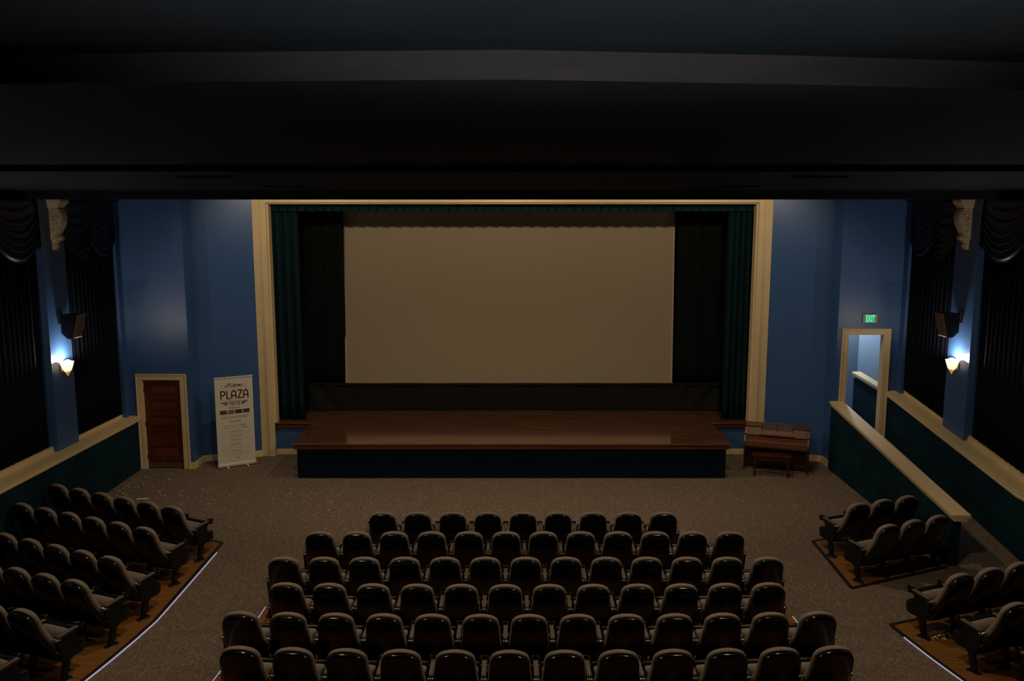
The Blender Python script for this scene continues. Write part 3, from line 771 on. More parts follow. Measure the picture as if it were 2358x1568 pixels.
# exit sign
e = thing('exit_sign', 'small green lit EXIT sign above the exit doorway', 'exit sign', (7.835, YW, 3.41))
bm = new_bm(); box(bm, -0.157, 0.157, -0.05, 0.0, -0.10, 0.10, 0.008); link('sign_case', bm, M['signbody'], e)
bm = new_bm(); box(bm, -0.108, 0.108, -0.054, -0.05, -0.082, 0.082); link('sign_face', bm, M['signglow'], e)
def text_bm(bm, s, size, width=None, pos=(0, 0), off=0.0, align='CENTER', y=-0.0035):
    """append text outlines (flat, in the XZ plane, facing -Y) to bm"""
    cu = bpy.data.curves.new('t', 'FONT'); cu.body = s; cu.size = 1.0; cu.align_x = align; cu.offset = off; cu.resolution_u = 3
    ob = bpy.data.objects.new('t', cu); COL.objects.link(ob)
    bpy.context.view_layer.update()
    me = bpy.data.meshes.new_from_object(ob.evaluated_get(bpy.context.evaluated_depsgraph_get()))
    xs = [v.co.x for v in me.vertices]; w = max(xs)-min(xs)
    sx = (width/w) if width else size
    n0 = len(bm.verts)
    for v in me.vertices:
        v.co = (pos[0] + (v.co.x if align != 'CENTER' else v.co.x - (max(xs)+min(xs))/2)*sx, y, pos[1] + v.co.y*size)
    bm.from_mesh(me)
    bpy.data.objects.remove(ob); bpy.data.curves.remove(cu); bpy.data.meshes.remove(me)
bm = new_bm(); text_bm(bm, 'EXIT', 0.205, 0.19, (0, -0.072), 0.02, y=0.0)
bmesh.ops.translate(bm, verts=bm.verts[:], vec=(0, -0.0555, 0)); link('sign_letters', bm, M['signtext'], e)

# ------------------------------------------------------------------ half wall along the ramp
hw = thing('wall_ramp', 'dark navy half wall with sloping cream cap beside the ramp', 'half wall', (7.18, 13.4, 0), kind='structure')
bm = new_bm()
def hz(y): return 0.82 + (y-13.35)*(1.435-0.82)/(18.6-13.35)
prism(bm, [(13.40, -0.03), (YW, -0.03), (YW, hz(YW)+0.02), (13.40, hz(13.4)+0.02)], 'x', 7.10, 7.26)
at(link('wall_body', bm, M['navy']), hw)
bm = new_bm(); rings = []
for y in (13.28, YW-0.01):
    z = hz(y)-0.01
    rings.append([(7.085, y, z), (7.085, y, z+0.035), (7.06, y, z+0.05), (7.05, y, z+0.065), (7.05, y, z+0.105), (7.35, y, z+0.105), (7.35, y, z+0.065), (7.30, y, z+0.05), (7.285, y, z+0.035), (7.285, y, z)])
loft(bm, rings); at(link('wall_cap', bm, M['cream']), hw)

# ------------------------------------------------------------------ roll-up banner
def smooth_poly(pts, k=5):
    out = []
    P = [pts[0]] + list(pts) + [pts[-1]]
    for i in range(1, len(P)-2):
        p0, p1, p2, p3 = P[i-1:i+3]
        for j in range(k):
            t = j/k
            out.append(tuple(0.5*((2*p1[a]) + (-p0[a]+p2[a])*t + (2*p0[a]-5*p1[a]+4*p2[a]-p3[a])*t*t + (-p0[a]+3*p1[a]-3*p2[a]+p3[a])*t**3) for a in (0, 1)))
    out.append(pts[-1]); return out
def stroke(bm, pts, w, y=0.0):
    for (ax, az), (bx, bz) in zip(pts, pts[1:]):
        d = Vector((bx-ax, bz-az)); 
        if d.length < 1e-6: continue
        n = Vector((-d.y, d.x)).normalized()*w/2
        bm.faces.new([bm.verts.new(p) for p in ((ax+n.x, y, az+n.y), (ax-n.x, y, az-n.y), (bx-n.x, y, bz-n.y), (bx+n.x, y, bz+n.y))])
    for ax, az in pts:
        bm.faces.new([bm.verts.new((ax+w/2*math.cos(a*PI/4), y, az+w/2*math.sin(a*PI/4))) for a in range(8)])
BW, BH = 0.83, 2.03
bn = thing('rollup_banner', 'white roll-up banner reading Historic Plaza Theatre, standing left of the stage', 'banner', (-6.255, 19.03, 0.0), math.atan2(0.41, 0.73))
bm = new_bm(); box(bm, -BW/2-0.015, BW/2+0.015, -0.05, 0.05, 0.015, 0.085, 0.018, 3); link('base_cassette', bm, M['alu'], bn)
for sx in (-0.22, 0.22):
    bm = new_bm(); box(bm, sx-0.018, sx+0.018, -0.19, -0.03, 0.004, 0.016, 0.003); box(bm, sx-0.018, sx+0.018, 0.03, 0.19, 0.004, 0.016, 0.003)
    box(bm, sx-0.02, sx+0.02, -0.055, 0.055, 0.004, 0.03, 0.004); link('foot', bm, M['alu'], bn)
bm = new_bm(); lathe(bm, [(0.008, 0.05), (0.008, 2.06)], (0, 0.03, 0), 10); link('support_pole', bm, M['alu'], bn)
bm = new_bm(); box(bm, -BW/2-0.01, BW/2+0.01, -0.012, 0.014, 2.035, 2.075, 0.008); link('top_rail', bm, M['alu'], bn)
bm = new_bm(); box(bm, -BW/2, BW/2, -0.002, 0.002, 0.08, 2.045)
shp = link('print_sheet', bm, M['white'], bn)
PY = -0.0035
def V(v): return 2.06 - 2.0*v      # height of a printed line, v = 0 at the top
DK, GR, MD, GD = new_bm(), new_bm(), new_bm(), new_bm()
# Historic, in slanted script
H_, sl = 0.105, 0.38
def script(bm, word, x0, z0, h, w):
    G = {
     'H': (0.98, [[(-0.28, 0.42), (-0.30, 0.12), (-0.08, 0.0), (0.14, 0.25), (0.30, 0.75), (0.36, 0.98)], [(0.28, 0.98), (0.22, 0.5), (0.16, 0.02)], [(-0.02, 0.50), (0.3, 0.52), (0.66, 0.60)], [(0.70, 1.0), (0.62, 0.5), (0.60, 0.08), (0.70, 0.0), (0.84, 0.12)]]),
     'M': (1.1, [[(0, 0), (0.1, 0.5), (0.2, 1.0)], [(0.2, 1.0), (0.4, 0.2)], [(0.4, 0.2), (0.75, 1.0)], [(0.75, 1.0), (0.75, 0.1), (0.9, 0.0)]]),
     'O': (0.75, [[(0.35, 1), (0.05, 0.75), (0.05, 0.25), (0.3, 0), (0.6, 0.25), (0.62, 0.75), (0.35, 1.0), (0.5, 1.0)]]),
     'i': (0.26, [[(0, 0.5), (0, 0.10), (0.08, 0), (0.2, 0.14)], [(0.03, 0.70), (0.04, 0.71)]]),
     's': (0.32, [[(-0.04, 0.12), (0.12, 0.52), (0.20, 0.25), (0.14, 0.02), (0.0, 0.04)], [(0.14, 0.02), (0.3, 0.14)]]),
     't': (0.28, [[(0.02, 0.85), (0, 0.12), (0.09, 0), (0.22, 0.14)], [(-0.10, 0.56), (0.18, 0.58)]]),
     'o': (0.40, [[(0.16, 0.5), (0.02, 0.38), (0.02, 0.12), (0.14, 0), (0.28, 0.12), (0.28, 0.38), (0.16, 0.5), (0.34, 0.42)]]),
     'r': (0.34, [[(0, 0.10), (0.06, 0.52), (0.08, 0.42), (0.22, 0.46), (0.20, 0.1), (0.32, 0.08)]]),
     'c': (0.32, [[(0.26, 0.42), (0.14, 0.5), (0.02, 0.36), (0.03, 0.1), (0.14, 0), (0.30, 0.12)]]),
     'a': (0.40, [[(0.26, 0.46), (0.12, 0.5), (0.02, 0.3), (0.04, 0.06), (0.16, 0.04), (0.27, 0.5), (0.27, 0.08), (0.38, 0.06)]]),
     'm': (0.56, [[(0, 0), (0.02, 0.5), (0.04, 0.3), (0.14, 0.5), (0.18, 0.0), (0.22, 0.3), (0.32, 0.5), (0.36, 0.1), (0.5, 0.06)]]),
     'b': (0.38, [[(0.06, 0.95), (0.02, 0.1), (0.14, 0), (0.27, 0.2), (0.2, 0.46), (0.06, 0.4)]]),
     'u': (0.40, [[(0, 0.5), (0.02, 0.08), (0.14, 0.02), (0.24, 0.5), (0.25, 0.08), (0.38, 0.08)]]),
     'g': (0.38, [[(0.24, 0.48), (0.05, 0.42), (0.08, 0.08), (0.24, 0.48), (0.2, -0.35), (0.0, -0.3), (0.34, 0.1)]]),
     'h': (0.40, [[(0.08, 0.95), (0.02, 0.0), (0.1, 0.4), (0.22, 0.48), (0.24, 0.08), (0.36, 0.08)]]),
     ',': (0.16, [[(0.05, 0.05), (0.02, -0.12)]]), ' ': (0.3, []), }
    tot = sum(G[c][0] for c in word); k = w/(tot*1.0); x = x0
    for c in word:
        for pl in G[c][1]:
            P = [(x + k*(p[0]) + 0.30*h*p[1], z0 + h*p[1]) for p in smooth_poly(pl)]
            stroke(bm, P, h*0.125 if h > 0.05 else h*0.17, PY)
        x += G[c][0]*k
script(DK, 'Historic', -0.165, V(0.108), 0.088, 0.355)
# stars
def star(bm, cx, cz, r):
    c = bm.verts.new((cx, PY, cz)); ps = [bm.verts.new((cx + (r if i % 2 == 0 else r*0.42)*math.sin(i*PI/5), PY, cz + (r if i % 2 == 0 else r*0.42)*math.cos(i*PI/5))) for i in range(10)]
    for i in range(10): bm.faces.new((c, ps[i], ps[(i+1) % 10]))
star(GD, -0.265, V(0.092), 0.024); star(GD, 0.265, V(0.092), 0.024)
for v in (0.125, 0.262):
    stroke(GD, [(-0.315 + 0.63*i/90, V(v) + 0.006*math.sin(i/90*2*PI*12)) for i in range(91)], 0.0045, PY)
# PLAZA
def arcpts(cx, cz, rx, rz, a0, a1, n=9): return [(cx+rx*math.cos(math.radians(a0+(a1-a0)*i/(n-1))), cz+rz*math.sin(math.radians(a0+(a1-a0)*i/(n-1)))) for i in range(n)]
LT = {'P': [[(0.08, 0), (0.08, 1), (0.35, 1)] + arcpts(0.35, 0.72, 0.29, 0.28, 90, -90) + [(0.2, 0.44)]],
      'L': [[(0.10, 1), (0.10, 0), (0.52, 0)]],
      'A': [[(0.02, 0), (0.02, 0.55)] + arcpts(0.32, 0.55, 0.30, 0.45, 180, 0) + [(0.62, 0)], [(0.02, 0.34), (0.62, 0.34)]],
      'Z': [[(0.04, 1), (0.60, 1), (0.06, 0), (0.64, 0)]]}
x = -0.298; h = 0.172; z0 = V(0.240)
for i, c in enumerate('PLAZA'):
    for pl in LT[c]: stroke(DK, [(x + p[0]*0.155, z0 + p[1]*h) for p in pl], 0.028, PY)
    x += 0.155*{'P': 0.82, 'L': 0.74, 'A': 0.86, 'Z': 0.84}[c]
# THEATRE with wings
text_bm(DK, 'THEATRE', 0.135, 0.262, (0.0, V(0.320)), 0.01)
for sx in (-1, 1):
    for (a, b2, z, t) in ((0.150, 0.305, V(0.280), 0.026), (0.150, 0.250, V(0.301), 0.024)):
        P = [(sx*a, z), (sx*b2, z), (sx*(b2-0.03), z-t*0.8), (sx*(b2-0.055), z-t), (sx*a, z-t)]
        DK.faces.new([DK.verts.new((p[0], PY, p[1])) for p in P])
script(DK, 'Miamisburg, Ohio', -0.125, V(0.352), 0.026, 0.235)
text_bm(MD, 'PLAZA THEATRE PROJECT', 0.078, 0.60, (0.0, V(0.470)))
text_bm(MD, 'DONORS', 0.078, 0.235, (0.0, V(0.520)))
text_bm(GR, 'MILLSON FAMILY FUND', 0.040, 0.36, (-0.085, V(0.560)))
text_bm(MD, '$50,000', 0.040, 0.125, (0.175, V(0.560)), 0.015)
text_bm(GR, 'MIAMISBURG ROTARY CLUB', 0.040, 0.44, (-0.078, V(0.588)))
text_bm(MD, '$40,076', 0.040, 0.125, (0.22, V(0.588)), 0.015)
for t, v in (('$25,000 DONORS', 0.625), ('$17,000 DONORS', 0.680), ('$15,000 DONORS', 0.727), ('$10,000 DONORS', 0.772), ('$5,000 DONORS', 0.852), ('IN-KIND', 0.933)):
    text_bm(MD, t, 0.034, 0.235 if 'D' in t and t[0] == '$' else 0.11, (0.0, V(v)), 0.015)
# illegible small lines kept as faint broken rules
rl = random.Random(9)
for v, hw_ in ((0.640, .34), (0.655, .30), (0.698, .27), (0.742, .14), (0.788, .32), (0.804, .27), (0.820, .34), (0.868, .26), (0.884, .33), (0.900, .25), (0.950, .22), (0.965, .30)):
    xx = -hw_
    while xx < hw_:
        w = rl.uniform(0.03, 0.11); w = min(w, hw_-xx)
        stroke(GR, [(xx, V(v)), (xx+w, V(v))], 0.0042, PY); xx += w + rl.choice((0.008, 0.008, 0.03))
for bmx, m, nm in ((DK, 'ink', 'dark_lettering'), (MD, 'inkmid', 'grey_lettering'), (GR, 'inkgrey', 'faint_lettering'), (GD, 'inkgold', 'gold_ornament')):
    link(nm, bmx, M[m], shp)
for i, m in enumerate(('photo_brown', 'photo_grey', 'photo_green', 'photo_brown')):
    bm = new_bm(); x = -0.325 + i*0.167
    quad(bm, [(x, PY, V(0.418)), (x+0.150, PY, V(0.418)), (x+0.150, PY, V(0.373)), (x, PY, V(0.373))])
    link('printed_photo', bm, M[m], shp)

# ------------------------------------------------------------------ piano and bench
pn = thing('upright_piano', 'brown spinet piano with closed lid and music desk, right of the stage', 'piano', (5.82, 18.54, 0), math.radians(-20.6))
W2 = 0.69
bm = new_bm()
box(bm, -W2, -W2+0.04, 0.28, 0.66, 0.03, 0.93, 0.004); box(bm, W2-0.04, W2, 0.28, 0.66, 0.03, 0.93, 0.004)      # sides
prism(bm, [(0.28, 0.56), (-0.04, 0.56), (-0.04, 0.66), (0.06, 0.78), (0.16, 0.80), (0.28, 0.93)], 'x', -W2, -W2+0.04)
prism(bm, [(0.28, 0.56), (-0.04, 0.56), (-0.04, 0.66), (0.06, 0.78), (0.16, 0.80), (0.28, 0.93)], 'x', W2-0.04, W2)
box(bm, -W2+0.03, W2-0.03, 0.60, 0.66, 0.04, 0.93)
link('case', bm, M['piano'], pn)
bm = new_bm(); box(bm, -W2-0.015, W2+0.015, 0.26, 0.68, 0.93, 0.962, 0.006); link('lid', bm, M['piano'], pn)
bm = new_bm(); box(bm, -W2+0.04, W2-0.04, -0.05, 0.34, 0.545, 0.60, 0.005); box(bm, -W2-0.005, W2+0.005, -0.065, -0.03, 0.555, 0.615, 0.008)
link('key_bed', bm, M['piano'], pn)
bm = new_bm(); prism(bm, [(-0.03, 0.61), (-0.02, 0.66), (0.03, 0.70), (0.10, 0.735), (0.14, 0.765), (0.14, 0.74), (0.02, 0.61)], 'x', -W2+0.045, W2-0.045)
fb = link('fallboard', bm, M['piano'], pn)
bm = new_bm(); lathe(bm, [(0.0, -0.012), (0.010, -0.008), (0.010, 0.0)], (0.50, -0.015, 0.67), 10, 'y'); link('knob', bm, M['brass'], fb)
bm = new_bm(); prism(bm, [(0.14, 0.765), (0.16, 0.79), (0.26, 0.93), (0.29, 0.93), (0.29, 0.90), (0.18, 0.755)], 'x', -W2+0.045, W2-0.045); link('upper_panel', bm, M['piano'], pn)
bm = new_bm(); box(bm, -W2+0.045, W2-0.045, 0.125, 0.16, 0.760, 0.785, 0.006); link('shelf_moulding', bm, M['piano_dark'], pn)
# music desk: fretted arched frame
bm = new_bm()
def md(x, z): return (x, 0.20 + (z-0.80)*0.35, z)
loft(bm, [[md(-0.36, 0.80), md(-0.36, 0.84), tuple(Vector(md(-0.36, 0.84)) + Vector((0, 0.02, 0))), tuple(Vector(md(-0.36, 0.80)) + Vector((0, 0.02, 0)))], [md(0.36, 0.80), md(0.36, 0.84), tuple(Vector(md(0.36, 0.84)) + Vector((0, 0.02, 0))), tuple(Vector(md(0.36, 0.80)) + Vector((0, 0.02, 0)))]])
tube(bm, [md(-0.33 + 0.66*t/20, 1.01 + 0.035*math.sin(PI*t/20)) for t in range(21)], 0.011, 6)
for x in (-0.33, 0.0, 0.33): tube(bm, [md(x, 0.83), md(x, 1.01 + (0.035 if x == 0 else 0))], 0.012, 6)
box(bm, -0.38, 0.38, 0.10, 0.20, 0.788, 0.805, 0.004)
desk = link('music_desk', bm, M['piano'], pn)
bm = new_bm()
loft(bm, [[md(-0.32, 0.84), md(0.32, 0.84), md(0.32, 1.01), md(0.0, 1.035), md(-0.32, 1.01)], [tuple(Vector(p)+Vector((0, 0.008, 0))) for p in (md(-0.32, 0.84), md(0.32, 0.84), md(0.32, 1.01), md(0.0, 1.035), md(-0.32, 1.01))]])
link('desk_panel', bm, M['piano_dark'], desk)
bm = new_bm(); box(bm, -W2+0.04, W2-0.04, 0.30, 0.33, 0.10, 0.545); box(bm, -W2+0.04, W2-0.04, 0.27, 0.33, 0.03, 0.12, 0.004); link('lower_panel', bm, M['piano_dark'], pn)
for x in (-W2+0.03, W2-0.03):
    bm = new_bm(); lathe(bm, [(0.016, 0.045), (0.018, 0.08), (0.013, 0.10), (0.026, 0.30), (0.028, 0.44), (0.018, 0.455), (0.03, 0.47), (0.03, 0.55)], (x, 0.0, 0), 12)
    lg = link('leg', bm, M['piano_dark'], pn, smooth=False)
    bm = new_bm(); lathe(bm, [(0.0, -0.014), (0.02, -0.010), (0.024, 0), (0.02, 0.010), (0.0, 0.014)], (x, 0.0, 0.024), 14, 'x'); box(bm, x-0.010, x+0.010, -0.010, 0.010, 0.024, 0.055)
    link('caster', bm, M['brass'], lg)
for x in (-0.07, 0.0, 0.07):
    bm = new_bm(); tube(bm, [(x, 0.31, 0.08), (x, 0.24, 0.075), (x, 0.18, 0.06)], [0.008, 0.010, 0.016], 8); link('pedal', bm, M['brass'], pn)

bc = thing('piano_bench', 'dark reddish wooden piano bench in front of the piano', 'bench', (5.66, 18.30, 0), math.radians(-17))
bm = new_bm(); box(bm, -0.41, 0.41, -0.16, 0.16, 0.455, 0.485, 0.006); link('bench_lid', bm, M['bench'], bc)
bm = new_bm(); box(bm, -0.37, 0.37, -0.13, 0.13, 0.365, 0.455, 0.003); link('apron', bm, M['bench'], bc)
for sx in (-1, 1):
    for sy in (-1, 1):
        bm = new_bm(); X_ = sx*0.345; Y_ = sy*0.105
        loft(bm, [[(X_+a*0.016, Y_+b_*0.016, 0.0) for a, b_ in ((-1, -1), (1, -1), (1, 1), (-1, 1))], [(X_+a*0.024, Y_+b_*0.024, 0.37) for a, b_ in ((-1, -1), (1, -1), (1, 1), (-1, 1))]])
        link('leg', bm, M['bench'], bc)

# ------------------------------------------------------------------ wooden platforms under the seats, with edge trims and lit strips
def slab(pts, t=0.012):
    """thin wooden floor laid on the raked carpet; pts anticlockwise"""
    bm = new_bm()
    ys_ = sorted({p[1] for p in pts} | {y for y in [12 - 0.5*i for i in range(0, 9)] + [5, 2]})
    ymin, ymax = min(p[1] for p in pts), max(p[1] for p in pts)
    ys_ = [y for y in ys_ if ymin <= y <= ymax]
    def span(y):
        xs_ = []
        n = len(pts)
        for i in range(n):
            (ax, ay), (bx, by) = pts[i], pts[(i+1) % n]
            if abs(ay-by) < 1e-9:
                if abs(y-ay) < 1e-9: xs_ += [ax, bx]
                continue
            if min(ay, by)-1e-9 <= y <= max(ay, by)+1e-9:
                xs_.append(ax + (bx-ax)*(y-ay)/(by-ay))
        return min(xs_), max(xs_)
    rows = [(y, *span(y)) for y in ys_]
    for (ya, a0, a1), (yb, b0, b1) in zip(rows, rows[1:]):
        for z in (t, ):
            if a1-a0 < 1e-6: quad3 = [(a0, ya), (b1, yb), (b0, yb)]
            elif b1-b0 < 1e-6: quad3 = [(a0, ya), (a1, ya), (b0, yb)]
            else: quad3 = [(a0, ya), (a1, ya), (b1, yb), (b0, yb)]
            bm.faces.new([bm.verts.new((p[0], p[1], fz(p[1])+z)) for p in quad3])
            bm.faces.new([bm.verts.new((p[0], p[1], fz(p[1])-0.005)) for p in quad3[::-1]])
    bmesh.ops.remove_doubles(bm, verts=bm.verts[:], dist=1e-5)
    return bm
def strip_along(pts, w, z0, z1, step=0.5):
    bm = new_bm()
    for (ax, ay), (bx, by) in zip(pts, pts[1:]):
        n = max(1, int(math.hypot(bx-ax, by-ay)/step)); d_ = Vector((bx-ax, by-ay)).normalized(); nn = Vector((-d_.y, d_.x))*w/2
        rings = []
        for i in range(n+1):
            x_ = ax+(bx-ax)*i/n; y_ = ay+(by-ay)*i/n; f = fz(y_)
            rings.append([(x_-nn.x, y_-nn.y, f+z0), (x_+nn.x, y_+nn.y, f+z0), (x_+nn.x, y_+nn.y, f+z1), (x_-nn.x, y_-nn.y, f+z1)])
        loft(bm, rings)
    return bm
def platform(label, pts, trims, leds):
    r = thing('floor_platform', label, 'wood floor', (pts[0][0], pts[0][1], fz(pts[0][1])), kind='structure')
    at(link('wood_panel', slab(pts), M['ply']), r)
    for t_ in trims: at(link('edge_trim', strip_along(t_, 0.05, -0.004, 0.020), M['edge']), r)
    for t_ in leds: at(link('light_strip', strip_along(t_, 0.011, 0.0, 0.018), M['led']), r)
LP = [(-5.06, 14.38), (-8.32, 15.9), (-8.32, 5.0), (-5.72, 5.0), (-5.18, 9.7), (-5.04, 11.45), (-5.04, 13.95)]
platform('orange brown wooden floor under the left block of seats', LP,
         [[(-8.32, 15.9), (-5.06, 14.38), (-5.04, 11.45), (-5.18, 9.7), (-5.72, 5.0)]], [[(-5.005, 13.95), (-5.005, 11.45), (-5.145, 9.7), (-5.685, 5.0)]])
RA = [(5.26, 14.45), (5.20, 12.55), (7.08, 13.36), (7.08, 15.2)]
platform('small wooden floor patch under the six seats beside the half wall', RA, [[(7.08, 15.2), (5.26, 14.45), (5.20, 12.55), (7.06, 13.35)]], [])
RB = [(5.27, 11.33), (5.45, 9.7), (5.95, 5.0), (8.3, 5.0), (8.3, 12.55)]
platform('wooden floor under the near right block of seats', RB, [[(8.3, 12.55), (5.27, 11.33), (5.45, 9.7), (5.95, 5.0)]], [[(5.285, 10.95), (5.425, 9.7), (5.92, 5.0)]])
CP = [(-3.28, 14.28), (-3.62, 11.9), (-3.62, 5.0), (4.02, 5.0), (4.00, 11.6), (3.58, 14.28)]
platform('wooden floor under the centre block of seats', CP, [[(-3.28, 14.28), (3.58, 14.28)]], [[(-3.60, 11.9), (-3.62, 5.0)], [(3.99, 11.6), (4.02, 5.0)]])

# ------------------------------------------------------------------ theatre seats
def ring_se(hw, th, cd, n=20, e=0.55):
    out = []
    for k in range(n):
        a = 2*PI*k/n; c_, s_ = math.cos(a), math.sin(a)
        out.append((hw*math.copysign(abs(c_)**e, c_), cd + th*math.copysign(abs(s_)**e, s_)))
    return out
def back_curve(s):
    """centre line of the seat back, s from 0 (below the cushion) to 1 (top)"""
    z = 0.26 + 0.695*s
    y = -0.25 + 0.32*(1-s)**1.6
    dy = -0.32*1.6*(1-s)**0.6 if s < 1 else 0
    t = Vector((0, dy, 0.695)).normalized(); n_ = Vector((0, t.z, -t.y))
    return Vector((0, y, z)), n_
def back_loft(bm, hwf, thf, cd, s0, s1, levels, ext=0.0, wrap=0.0, e=0.55):
    rings = []
    for i in range(levels+1):
        s_ = s0 + (s1-s0)*i/levels
        # denser near the top
        k = 1-(1-i/levels)**1.5 if True else i/levels
        s_ = s0 + (s1-s0)*k
        c_, n_ = back_curve(min(s_, 1.0)); 
        if s_ > 1.0: c_ = c_ + Vector((0, 0, (s_-1.0)*0.695))
        ring = []
        for x, d_ in ring_se(hwf(s_), thf(s_), cd, e=e):
            dd = d_ + wrap*(x/0.24)**2
            p = c_ + n_*dd; ring.append((x, p.y, p.z))
        rings.append(ring)
    loft(bm, rings)
def arch(s_, s0, s1, hw, p=2.3):
    if s_ <= s0: return 1.0
    t = min(1.0, (s_-s0)/(s1-s0)); return max(0.0, 1-t**p)**(1/p)
def hw_shell(s_):
    b = 0.250 - 0.043*min(1, s_/0.78)
    return max(0.02, b*arch(s_, 0.78, 1.0, b, 2.45))
def hw_cush(s_):
    b = 0.257 - 0.044*min(1, s_/0.78)
    return max(0.03, b*arch(s_, 0.785, 1.018, b, 2.45))
ME = {}
def mesh_of(name, bm, m, smooth=True):
    o = link(name, bm, m, smooth=smooth); me = o.data; bpy.data.objects.remove(o); ME[name] = me; return me
bm = new_bm(); back_loft(bm, hw_shell, lambda s_: 0.030*max(0.25, arch(s_, 0.90, 1.0, 1, 3)), -0.022, 0.0, 0.995, 18, wrap=0.012, e=0.50); mesh_of('back_shell', bm, M['shell'])
bm = new_bm(); back_loft(bm, hw_cush, lambda s_: (0.044 - 0.006*math.cos(s_*7))*max(0.45, arch(s_, 0.95, 1.03, 1, 4)), 0.046, 0.20, 1.014, 20, wrap=0.012, e=0.45); mesh_of('back_cushion', bm, M['fabric'])
# the seat is tipped up: cushion nearly upright behind the arm, its black pan in front with the heel swung low
bm = new_bm(); rings = []
for i in range(11):
    t = i/10; z = 0.30 + 0.26*t; e_ = {0: 0.35, 1: 0.8, 9: 0.80, 10: 0.40}.get(i, 1.0)
    th = 0.062*e_ + 0.004*math.sin(t*PI); hw_ = 0.222*(0.93 if i in (0, 10) else 1)
    rings.append([(x, 0.135 + 0.075*t + d_, z) for x, d_ in ring_se(hw_, th, 0, 18, 0.55)])
loft(bm, rings); mesh_of('seat_cushion', bm, M['fabric'])
bm = new_bm(); rings = []
for z, hw_, ya, yb in ((0.195, 0.20, 0.27, 0.38), (0.205, 0.225, 0.24, 0.42), (0.24, 0.238, 0.215, 0.452), (0.33, 0.240, 0.20, 0.460), (0.362, 0.238, 0.20, 0.452), (0.374, 0.236, 0.20, 0.43), (0.382, 0.235, 0.20, 0.325), (0.44, 0.235, 0.225, 0.312), (0.555, 0.232, 0.255, 0.312), (0.58, 0.225, 0.27, 0.305)):
    yc, th = (ya+yb)/2, (yb-ya)/2
    rings.append([(x, yc + d_, z) for x, d_ in ring_se(hw_, th, 0, 20, 0.35)])
loft(bm, rings); mesh_of('seat_pan', bm, M['seatblack'])
# arm parts modelled around x = 0, placed at +-0.28
AX = 0.0
bm = new_bm()
prism(bm, [(-0.03, 0.560), (0.02, 0.580), (0.27, 0.588), (0.25, 0.555), (0.22, 0.53), (0.215, 0.33), (0.17, 0.23), (0.04, 0.23), (0.0, 0.40)], 'x', -0.016, 0.016)
mesh_of('side_standard', bm, M['seatblack'], False)
bm = new_bm()
loft(bm, [[(-0.022, 0.06, 0.26), (0.022, 0.06, 0.26), (0.022, 0.15, 0.26), (-0.022, 0.15, 0.26)], [(-0.020, 0.005, 0.012), (0.020, 0.005, 0.012), (0.020, 0.075, 0.012), (-0.020, 0.075, 0.012)]])
mesh_of('leg', bm, M['seatblack'], False)
bm = new_bm(); lathe(bm, [(0.07, 0.0), (0.07, 0.008), (0.06, 0.014), (0.0, 0.014)], (0, 0, 0), 18)
for v in bm.verts: v.co.y = v.co.y*1.55 + 0.045
for a in (-1, 1): lathe(bm, [(0.011, 0.012), (0.011, 0.026), (0.0, 0.028)], (0.0, 0.045 + a*0.075, 0), 6)
mesh_of('foot_plate', bm, M['blackmetal'], False)
bm = new_bm(); rings = []
for y, hw_, z, th in ((-0.015, 0.020, 0.600, 0.012), (0.015, 0.027, 0.606, 0.017), (0.22, 0.025, 0.618, 0.016), (0.275, 0.032, 0.622, 0.015)):
    rings.append([(x, y, z + d_) for x, d_ in ring_se(hw_, th, 0, 14, 0.6)])
loft(bm, rings); mesh_of('armrest', bm, M['armpad'])
bm = new_bm()
lathe(bm, [(0.036, -0.04), (0.046, 0.02), (0.050, 0.022), (0.050, 0.030), (0.044, 0.030), (0.040, 0.018), (0.033, -0.03), (0.0, -0.032)], (0, 0.322, 0.612), 18)
box(bm, -0.023, 0.023, 0.0, 0.285, 0.574, 0.594, 0.006)
mesh_of('cup_holder', bm, M['seatblack'])
bm = new_bm()
for x in (-0.022, 0.0, 0.022): lathe(bm, [(0.006, -0.008), (0.017, -0.007), (0.017, 0.007), (0.006, 0.008)], (x, -0.038, 0.580), 12, 'x')
box(bm, -0.026, 0.026, -0.038, 0.02, 0.562, 0.578, 0.004)
mesh_of('hinge', bm, M['chrome'])

for nm in ('armrest', 'cup_holder', 'hinge'):
    for v in ME[nm].vertices: v.co.z -= 0.03
for v in ME['side_standard'].vertices:
    if v.co.z > 0.5: v.co.z -= 0.03
def part(me, parent, x=0.0, name=None):
    o = bpy.data.objects.new(name or me, ME[me]); COL.objects.link(o); o.parent = parent; o.location.x = x; return o
def make_seat(left, right):
    r = bpy.data.objects.new('theatre_seat', None); COL.objects.link(r); r.empty_display_size = 0.2
    for p in ('back_shell', 'back_cushion', 'seat_cushion', 'seat_pan'): part(p, r)
    for on, x in ((left, -0.28), (right, 0.28)):
        if not on: continue
        s_ = part('side_standard', r, x); part('leg', s_); part('foot_plate', s_)
        a = part('armrest', r, x); part('cup_holder', a); part('hinge', a)
    return r
PROTO = {k: make_seat(*k) for k in ((True, False), (False, True), (True, True))}
used = set()
def place_seat(kind, x, y, rz, label, group):
    p = PROTO[kind]
    if kind in used: p = dup(p)
    used.add(kind)
    # height from the rear leg
    p.location = (x, y, fz(y) + (0.012)); p.rotation_euler = (0, 0, rz)
    return tag(p, label, 'seat', group)
ORD = ['first', 'second', 'third', 'fourth', 'fifth', 'sixth', 'seventh', 'eighth', 'ninth', 'tenth', 'eleventh', 'twelfth', 'thirteenth']
YO = 0.215   # seat origin ahead of the top of its back
